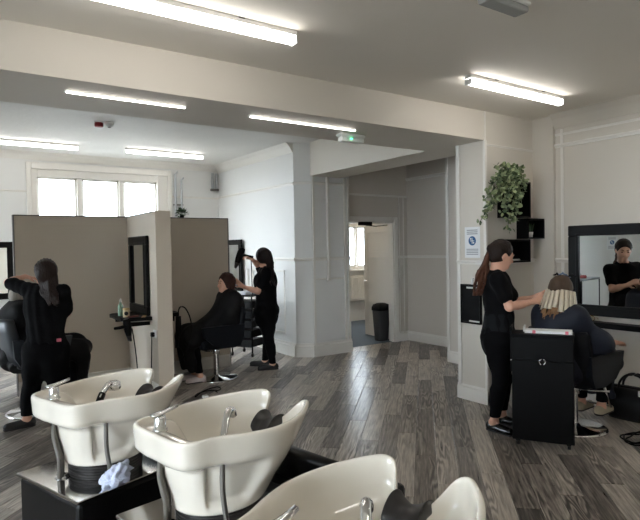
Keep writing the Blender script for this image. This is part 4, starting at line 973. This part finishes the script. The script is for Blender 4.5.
# ---------------- stylist with ponytail
def stylist_R():
    D = 4.78; off = V(*G(500, 430)[:2], 0)
    P = thing('person', 'stylist in black tee and leggings with long auburn ponytail, holding a foil', 'person', off)
    J = {'w': 1.06}; f = nz(IMR*.93+FWD*.10-Z3*.36); J['f'], J['u'] = f, nz(Z3+IMR*.35)
    cf, cs = frame(IMR*.97+FWD*.15); J['cf'], J['cs'] = cf, cs
    J['hd'] = PD(502, 254.5, D); J['nk'] = PD(497, 272.5, D)
    J['ch'] = PD(497.5, 292, D); J['wa'] = PD(499, 317, D); J['pv'] = PD(498, 337, D)
    J['shR'] = PD(498, 279.5, D-.155); J['shL'] = PD(498.5, 279.5, D+.155)
    J['elR'] = PD(509.5, 307, D-.20); J['wrR'] = PD(534, 301.5, D-.08); J['elL'] = PD(513, 303, D+.17); J['wrL'] = PD(536, 297, D+.06)
    J['haR'] = (PD(548, 293, D-.02)-J['wrR'], -Z3*.3+FWD, -1, .55); J['haL'] = (PD(549, 292, D+.02)-J['wrL'], -FWD-Z3*.3, 1, .55)
    J['hpR'] = PD(498, 345, D-.085); J['hpL'] = PD(499, 345, D+.085)
    gR, gL = G(494, 431), G(502, 423)
    J['knR'] = PD(500.5, 381, D-.10); J['knL'] = PD(504, 379, D+.08); J['anR'] = gR+Z3*.075; J['anL'] = gL+Z3*.075
    J['toR'] = G(510, 436)+Z3*.02; J['toL'] = G(517, 427)+Z3*.02
    lo, hi = finish_person(P, J, off)
    body(J, lo, hi).obj('body', SKIN, P, off); face_parts(P, J['hd'], J['f'], J['u'], off)
    shirt(J, lo, hi, hem=float(J['pv'][2]-.06)).obj('tee_shirt', CLOTH, P, off)
    v = trousers(J, lo, hi); v.half(V(0, 0, .125), -Z3); v.obj('leggings', DENIM, P, off)
    a = Vol(lo, hi, .009); a.ell(J['pv']+V(0, 0, -.02), (cs, cf, Z3), (.185, .135, .20), .03); a.ell(J['wa'], (cs, cf, Z3), (.150, .118, .15), .06); a.half(J['wa']+Z3*.05, Z3); a.half(J['pv']-Z3*.17, -Z3); a.ripple(lambda X, Y, Z: .005*np.sin(45*(X+Y*.6))*np.clip((1.0-Z)*3, 0, 1)); a.obj('apron', APRON, P, off)
    shoes(P, J, off, mat('black_patent', (12, 12, 12), .2))
    hv = Vol(J['hd']-V(.4, .4, .62), J['hd']+V(.3, .3, .25), .007); F, U, S = hair_cap(hv, J['hd'], J['f'], J['u'], .006, True)
    tie = J['hd']-F*.118+U*.015; hv.cap(J['hd']-F*.07+U*.03, tie, .05, .03, .04); scalp(hv, J['hd'], F, U, S, tie, 26, .006, .007); hv.obj('hair', HAIR_D, P, off, 1); hv = Vol(J['hd']-V(.4, .4, .62), J['hd']+V(.3, .3, .25), .007)
    pth = []
    for i in range(40):
        w1, w2 = RNG.uniform(-.03, .03, 2), RNG.uniform(-.048, .048, 2)*V(1, .8); e = RNG.uniform(.86, 1.0)
        pts = [tie]+[PD(px+x_, py, D+.02+dz) for px, py, x_, dz in ((486, 261, w1[0]*80, w1[1]), (483, 273, w2[0]*120+RNG.normal(), w2[1]), (481, 285, w2[0]*125+RNG.normal()*1.2, w2[1]), (477, 283+13*e, w2[0]*90, w2[1]*.8))]
        pth.append(catmull(pts, 12))
    strands(hv, pth, .012, .005, .006); hv.obj('ponytail', HAIR_A, P, off, 1)
    MB().tube([tie+U*.027*math.cos(a)+S*.027*math.sin(a)+F*.01 for a in np.linspace(0, 2*math.pi, 13)], .008, 8).build('hair_tie', BLACK, P, off=off)
    return P
stylist_R()

# ---------------- stylist with hair dryer
def stylist_C():
    D = 7.28; off = V(*G(267, 369)[:2], 0)
    P = thing('person', 'stylist in black with long dark hair raising a hair dryer', 'person', off)
    J = {'w': 1.2}; J['f'], J['u'] = nz(-IMR*.72+FWD*.62-Z3*.25), nz(Z3-IMR*.15); cf, cs = frame(-IMR*.9+FWD*.45); J['cf'], J['cs'] = cf, cs
    J['hd'] = PD(263, 257.5, D); J['nk'] = PD(265.5, 268.5, D); J['ch'] = PD(266, 281, D); J['wa'] = PD(266, 297, D); J['pv'] = PD(266.5, 311, D)
    J['shL'] = PD(266.5, 273, D-.155); J['shR'] = PD(262.5, 272.5, D+.155)
    J['elL'] = PD(257.5, 291.5, D-.15); J['wrL'] = PD(243, 286.5, D-.10); J['elR'] = PD(258.5, 266, D+.12); J['wrR'] = PD(252.5, 259.5, D+.02)
    J['haL'] = (PD(237, 282, D-.1)-J['wrL'], FWD-Z3*.3, 1, .35); J['haR'] = (PD(246.5, 256.5, D)-J['wrR'], -Z3-IMR*.3, -1, 1.0)
    J['hpL'] = PD(267.5, 318, D-.08); J['hpR'] = PD(266.5, 318, D+.08)
    J['knL'] = PD(269, 341, D-.08); J['knR'] = PD(268, 340, D+.07); J['anL'] = G(273, 369.5)+Z3*.075; J['anR'] = G(265, 366)+Z3*.075
    J['toL'] = G(260, 370.5)+Z3*.02; J['toR'] = G(252, 366)+Z3*.02
    lo, hi = finish_person(P, J, off)
    body(J, lo, hi, h=.009).obj('body', SKIN, P, off); face_parts(P, J['hd'], J['f'], J['u'], off)
    shirt(J, lo, hi, hem=float(J['pv'][2]-.05)).obj('tee_shirt', CLOTH, P, off)
    v = trousers(J, lo, hi); v.half(V(0, 0, .08), -Z3); v.obj('trousers', DENIM, P, off)
    a = Vol(lo, hi, .009); a.ell(J['pv']-Z3*.04, (cs, cf, Z3), (.19, .145, .22), .03); a.half(J['wa']-Z3*.02, Z3); a.obj('apron', DENIM, P, off)
    shoes(P, J, off, mat('black_trainer', (16, 16, 17), .6))
    hv = Vol(J['hd']-V(.4, .4, .55), J['hd']+V(.35, .35, .25), .008); F, U, S = hair_cap(hv, J['hd'], J['f'], J['u'], .014)
    pth = []
    for i in range(34):
        q = RNG.uniform(-1, 1); a0 = J['hd']+U*RNG.uniform(0, .08)-F*.075+S*q*.07
        pth.append(catmull([a0, PD(268.5+3*abs(q)+RNG.uniform(-4, 3), 266, D-.10*q), PD(271.5+RNG.uniform(-5, 4), 275, D-.15*q), PD(272+RNG.uniform(-6, 4.5), 282+RNG.uniform(-4, 5), D-.15*q)], 9))
    strands(hv, pth, .022, .009, .012); hv.obj('hair', HAIR_B, P, off, 1)
    # dryer in the raised hand
    hp = J['wrR']+nz(J['haR'][0])*.085
    t = hairdryer(thing('hair_dryer', 'black hair dryer held up by the long-haired stylist', 'hair dryer', (0, 0, 0)))
    ax = nz(PD(241, 272, D-.05)-PD(247.5, 254, D)); hz = nz(-(hp-PD(246.5, 258, D))); hz = nz(-IMR*.3+FWD*.1-Z3*.1)
    z = nz((-IMR*.95+Z3*.25)-ax*((-IMR*.95+Z3*.25)@ax)); y = np.cross(z, ax)
    M = Matrix.Identity(4); o = hp+z*.09+ax*.02
    for i in range(3): M[i][0] = ax[i]*1.15; M[i][1] = y[i]*1.15; M[i][2] = z[i]*1.15; M[i][3] = o[i]
    t.matrix_world = M
    h0 = hp-z*.06; MB().tube(catmull([h0, h0-Z3*.12+FWD*.02, h0-Z3*.35+FWD*.05, h0-Z3*.52+FWD*.1], 20), .006, 6).build('power_cable', BLACK, t)
    bpy.context.view_layer.update(); c = t.children[-1]; c.matrix_parent_inverse = t.matrix_world.inverted()
stylist_C()

# ---------------- stylist seen from behind, left
def stylist_L():
    D = 5.06; off = V(*G(34, 430)[:2], 0)
    P = thing('person', 'stylist in black seen from behind with straight brown hair, one elbow raised', 'person', off)
    J = {'w': 1.1}; J['f'], J['u'] = nz(FWD*.86-IMR*.45-Z3*.18), Z3; cf, cs = frame(FWD*.95-IMR*.25); J['cf'], J['cs'] = cf, cs
    J['hd'] = PD(46, 273, D); J['nk'] = PD(46.5, 289, D); J['ch'] = PD(45.5, 306, D); J['wa'] = PD(46, 327, D); J['pv'] = PD(46, 349, D)
    J['shL'] = PD(30, 291, D+.02); J['shR'] = PD(62, 292, D-.03)
    J['elL'] = PD(8.5, 282.5, D+.10); J['wrL'] = PD(25, 276.5, D+.27); J['elR'] = PD(67, 312.5, D+.10); J['wrR'] = PD(45, 305, D+.29)
    J['haL'] = (IMR*.6+FWD*.5-Z3*.2, -Z3-IMR*.2, -1, .6); J['haR'] = (-IMR*.9+FWD*.3+Z3*.3, -Z3-IMR*.2, 1, .6)
    J['hpL'] = PD(37, 357, D+.01); J['hpR'] = PD(55, 357, D-.01); gl, gr = G(27, 427), G(58, 424)
    J['knL'] = PD(31, 390, D+.03); J['knR'] = PD(57, 390, D+.10); J['anL'] = gl+Z3*.075; J['anR'] = gr+Z3*.075
    J['toL'] = G(7, 431)+Z3*.02; J['toR'] = gr+FWD*.14+IMR*.05+Z3*.02
    lo, hi = finish_person(P, J, off)
    body(J, lo, hi).obj('body', SKIN, P, off); face_parts(P, J['hd'], J['f'], J['u'], off)
    shirt(J, lo, hi, g=.022, sleeve=.82, hem=float(J['pv'][2]+.03)).obj('tee_shirt', CLOTH, P, off)
    v = trousers(J, lo, hi, g=.020); v.half(V(0, 0, .11), -Z3); v.obj('trousers', DENIM, P, off)
    q = J['pv']+cs*.13-cf*.10+Z3*.09; bx(q-V(.02, .006, .015), q+V(.02, .006, .015), .004).build('pocket_tag', PINK, P).location = -off
    shoes(P, J, off, mat('black_trainer', (16, 16, 17), .6))
    hv = Vol(J['hd']-V(.3, .3, .5), J['hd']+V(.3, .3, .22), .007); F, U, S = hair_cap(hv, J['hd'], J['f'], J['u'], .012)
    pth = []
    for i in range(36):
        q = RNG.uniform(-1, 1); a0 = J['hd']+U*RNG.uniform(-.01, .08)-F*RNG.uniform(.03, .08)+S*q*.085
        x = 47+9*q
        pth.append(catmull([a0, PD(x+2, 285, D-.10+.05*abs(q)), PD(49.5+8.5*q, 294, D-.13+.02*abs(q)), PD(53+5.5*q+RNG.uniform(-1, 1), 303+RNG.uniform(-7, 4), D-.14)], 10))
    scalp(hv, J['hd'], F, U, S, J['hd']-F*.1-U*.06, 18, .012, .008); strands(hv, pth, .014, .006, .006); hv.obj('hair', HAIR_D, P, off, 1)
stylist_L()

# ---------------- seated clients
def seated(name_label, chair, face, seat_z, hairfn, cape_m, gz=0, headdir=None, knee=.43, shoe_m=None, bodyh=.010, cape_drop=.32, spread=1.0, armout=None, lean=0.0, up=0.0, back=.10, sit=.10, fb=.05):
    cf, cs = frame(face); off = V(chair[0], chair[1], 0); B = off-cf*back+Z3*(seat_z+sit)
    P = thing('person', name_label, 'person', off)
    J = {'cf': cf, 'cs': cs, 'f': nz(headdir if headdir is not None else cf-Z3*.1), 'u': Z3, 'bk': V(0, 0, 0)}
    J['pv'] = B; J['wa'] = B+Z3*.17-cf*(.02-lean*.2); J['ch'] = B+Z3*.36-cf*(.03-lean*.5); J['nk'] = B+Z3*.545-cf*(.02-lean); J['hd'] = B+Z3*(.665+up)+cf*(.02+lean)
    for s, q in (('L', -1), ('R', 1)):
        J['sh'+s] = B+Z3*.465+cs*q*.15-cf*(.02-lean*.8); J['el'+s] = B+Z3*.20+cs*q*.205+cf*.05; J['wr'+s] = B+Z3*.10+cs*q*.12+cf*.27
        J['ha'+s] = (cf-cs*q*.4, -Z3, q, .4); J['hp'+s] = B+cs*q*.09; J['kn'+s] = B+cs*q*.11*spread+cf*knee+Z3*.02
        J['an'+s] = V(*(off+cf*(knee-back-fb)+cs*q*.09)[:2], .075+gz); J['to'+s] = J['an'+s]+cf*.15-Z3*.05
    if armout: J.update(armout(J, cf, cs, B))
    lo, hi = finish_person(P, J, off); lo[2] -= .0
    body(J, lo, hi, h=bodyh).obj('body', SKIN, P, off); face_parts(P, J['hd'], J['f'], J['u'], off)
    v = trousers(J, lo, hi, h=.010, g=.012); v.half(V(0, 0, J['anL'][2]+.04), -Z3); v.obj('trousers', DENIM, P, off)
    shoes(P, J, off, shoe_m or RUBBER)
    c = Vol(lo-.05, hi+.05, .012)
    c.cap(J['nk']-Z3*.02, J['ch'], .075, .15, .06); c.cap(J['shL'], J['shR'], .062, .062, .07)
    for s in 'LR':
        c.cap(J['sh'+s], J['el'+s], .068, .066, .12); c.cap(J['el'+s], J['wr'+s]*.8+J['el'+s]*.2 if not (armout and s == 'R') else J['wr'+s]*.45+J['el'+s]*.55, .066, .05, .12); c.cap(J['hp'+s], J['kn'+s], .13, .095, .10); c.cap(J['kn'+s]+Z3*.01, J['kn'+s]-Z3*cape_drop+cf*.03, .09, .055, .08)
    c.cap(J['knL']-Z3*.02, J['knR']-Z3*.02, .085, .085, .08); c.cap((J['knL']+J['knR'])/2-Z3*.05+cf*.03, (J['knL']+J['knR'])/2-Z3*cape_drop+cf*.03, .10, .06, .12, (cf, 1.5)); c.cap(J['pv']+Z3*.05, J['ch'], .17, .165, .12); c.cap(J['ch']-Z3*.1+cf*.05, (J['knL']+J['knR'])/2, .13, .10, .14)
    c.cap(J['elL'], J['elR'], .08, .08, .10); c.half(J['kn'+'L']-Z3*cape_drop, -Z3); c.half(V(0, 0, seat_z-.34), -Z3)
    sd = RNG.uniform(0, 6)
    c.ripple(lambda X, Y, Z: (.011*np.sin(30*(X*cs[0]+Y*cs[1])+4*np.sin(7*Z+sd)+8*(X*cf[0]+Y*cf[1]))*np.clip((B[2]+.42-Z)*3, .1, 1)+.009*np.sin(24*(X*cf[0]+Y*cf[1]+.8*Z)+3*np.sin(9*(X*cs[0]+Y*cs[1]))+sd*2)*np.clip((B[2]+.5-Z)*3, .2, 1)))
    d = Z3; c.ell(J['nk']+d*.07, (cf, cs, Z3), (.062, .066, .05), 0, True)
    for s in (armout and ['R'] or []):
        c.ell(J['wr'+s]+nz(J['ha'+s][0])*.05, (cf, cs, Z3), (.13, .10, .085), .02, True)
    c.obj('cape', cape_m, P, off, 2)
    MB().tube([J['nk']+Z3*.025+.063*(cf*math.cos(a)+cs*math.sin(a)) for a in np.linspace(0, 2*math.pi, 21)], .010, 8).build('cape_collar', cape_m, P, off=off)
    hairfn(P, J, off); return P, J

def hair_C(P, J, off):
    hv = Vol(J['hd']-V(.25, .25, .3), J['hd']+V(.25, .25, .22), .007); F, U, S = hair_cap(hv, J['hd'], J['f'], J['u'], .012)
    pth = []
    for i in range(44):
        q = RNG.choice([-1, 1])*RNG.uniform(.3, 1); a0 = J['hd']+U*RNG.uniform(0, .08)-F*RNG.uniform(.0, .08)+S*q*.08
        e = J['hd']-U*RNG.uniform(.10, .15)-F*RNG.uniform(-.03, .10)+S*q*.088; pth.append(catmull([a0, (a0+e)/2-F*.015+S*q*.012, e], 7))
    scalp(hv, J['hd'], F, U, S, J['hd']-F*.1-U*.03, 18, .012, .007); strands(hv, pth, .012, .008, .005); hv.obj('hair', HAIR_R, P, off, 1)
SNEAK = mat('white_pink_trainer', (206, 192, 192), .6, noise=.2, nscale=40)
seated('client in black cape with short chestnut hair having it blow-dried', CH_C, V(-1, .02, 0), .50, hair_C, CAPE, headdir=V(-1, .0, -.06), knee=.52, shoe_m=SNEAK, spread=1.0, up=-.01, back=.17, sit=.03, fb=.10, cape_drop=.40)
def hair_R(P, J, off):
    hv = Vol(J['hd']-V(.3, .3, .36), J['hd']+V(.3, .3, .26), .007); F, U, S = hair_cap(hv, J['hd'], J['f'], J['u'], .012)
    pth = []
    for i in range(10):
        q = RNG.uniform(.4, 1); a0 = J['hd']+S*.085-F*.0-U*.03; 
        for sg in (-1, 1): pth.append(catmull([J['hd']+S*sg*.085+F*RNG.uniform(-.03, .03)-U*.02, J['hd']+S*sg*.10+F*RNG.uniform(-.02, .05)-U*.10, J['hd']+S*sg*.10+F*RNG.uniform(-.02, .05)-U*.17], 6))
    ev = Vol(J['hd']-V(.3, .3, .42), J['hd']+V(.3, .3, .1), .007); ends_ = []
    for i in range(34):
        a = math.radians(RNG.uniform(-85, 85)); d = nz(-F*math.cos(a)+S*math.sin(a)); p = J['hd']+d*.115-J['cf']*.015-Z3*.07; q1 = RNG.normal(0, .012, 3)
        ends_.append(catmull([p, p+d*.025-J['cf']*.025-Z3*.10, p+d*.03-J['cf']*.04-Z3*RNG.uniform(.16, .22)+q1], 7))
    strands(ev, ends_, .010, .006, .006); ev.obj('loose_hair_ends', HAIR_E, P, off, 1)
    strands(hv, pth, .014, .008, .010)
    for i in range(5): hv.ell(J['hd']+U*(.10+.012*RNG.normal())+S*RNG.normal()*.04-F*RNG.uniform(-.02, .07), (F, S, U), (.035, .03, .022), .01)
    hv.obj('hair', HAIR_F, P, off, 1)
    for i in range(11):      # foil packets fanned over the back of the head
        a = math.radians(-85+i*17); d = nz(-F*math.cos(a)+S*math.sin(a)); t0 = J['hd']+d*.100-U*.005; w = nz(np.cross(d, U)); ln = RNG.uniform(.15, .21)
        m = MB(); rows = []
        for k, q in enumerate((0, .35, .7, 1)): p = t0+d*(.020+.040*q)-J['cf']*.035*q-Z3*ln*q; wd_ = .017+.007*q; rows.append([p-w*wd_, p-w*wd_*.3+d*.004, p+w*wd_*.3+d*.004, p+w*wd_, p+w*wd_*.3-d*.003, p-w*wd_*.3-d*.003])
        m.rings(rows); m.build('foil_packet', FOIL, P, off=off)
    CL = mat('steel_blue_clip', (92, 112, 140), .35)
    for i, (q, g_) in enumerate(((-.05, .02), (.02, .05), (.07, -.01), (0, -.04))):
        c_ = J['hd']+U*.125+S*q-F*g_; m = MB(); m.tube([c_-S*.03-F*.01, c_+U*.014, c_+S*.035+F*.012], [.004, .009, .004], 6); m.tube([c_-S*.025+F*.012, c_+U*.022, c_+S*.03-F*.01], [.003, .007, .003], 6); m.build('hair_clip', CL if i % 2 else BLACK, P, off=off)
def arm_R(J, cf, cs, B): return {'wrL': B+Z3*.14-cs*.17+cf*.36, 'haL': (cf*1.0-cs*.15-Z3*.05, -Z3, -1, .35), 'elL': B+Z3*.19-cs*.25+cf*.10}
def arm_R2(J, cf, cs, B): return {'wrR': B+Z3*.215+cs*.265+cf*.39, 'haR': (cf-cs*.05-Z3*.12, -Z3, 1, .35), 'elR': B+Z3*.24+cs*.25+cf*.14}
seated('client in navy cape with foils hanging from clipped-up brown hair', CH_R, V(1, .03, 0), .46, hair_R, CAPE2, headdir=V(1, .02, -.25), knee=.54, back=.20, sit=.08, armout=arm_R2, shoe_m=mat('beige_trainer', (178, 164, 140), .7), gz=.08, lean=.0)
def hair_L(P, J, off):
    hv = Vol(J['hd']-V(.25, .25, .3), J['hd']+V(.25, .25, .22), .008); F, U, S = hair_cap(hv, J['hd'], J['f'], J['u'], .012)
    pth = []
    for i in range(20):
        q = RNG.uniform(-1, 1); a0 = J['hd']+U*RNG.uniform(0, .08)-F*RNG.uniform(.0, .08)+S*q*.08; e = J['hd']-U*.08-F*RNG.uniform(.03, .08)+S*q*.075; pth.append(catmull([a0, (a0+e)/2-F*.015+S*q*.012, e], 6))
    strands(hv, pth, .018, .010, .012); hv.obj('hair', HAIR_G, P, off, 1)
seated('client in black cape with ash hair, mostly hidden behind the elbow-raised stylist', CH_L, V(1, .12, 0), .54, hair_L, CAPE, knee=.54, gz=.04, back=.14, sit=.03, up=-.06, lean=.04)
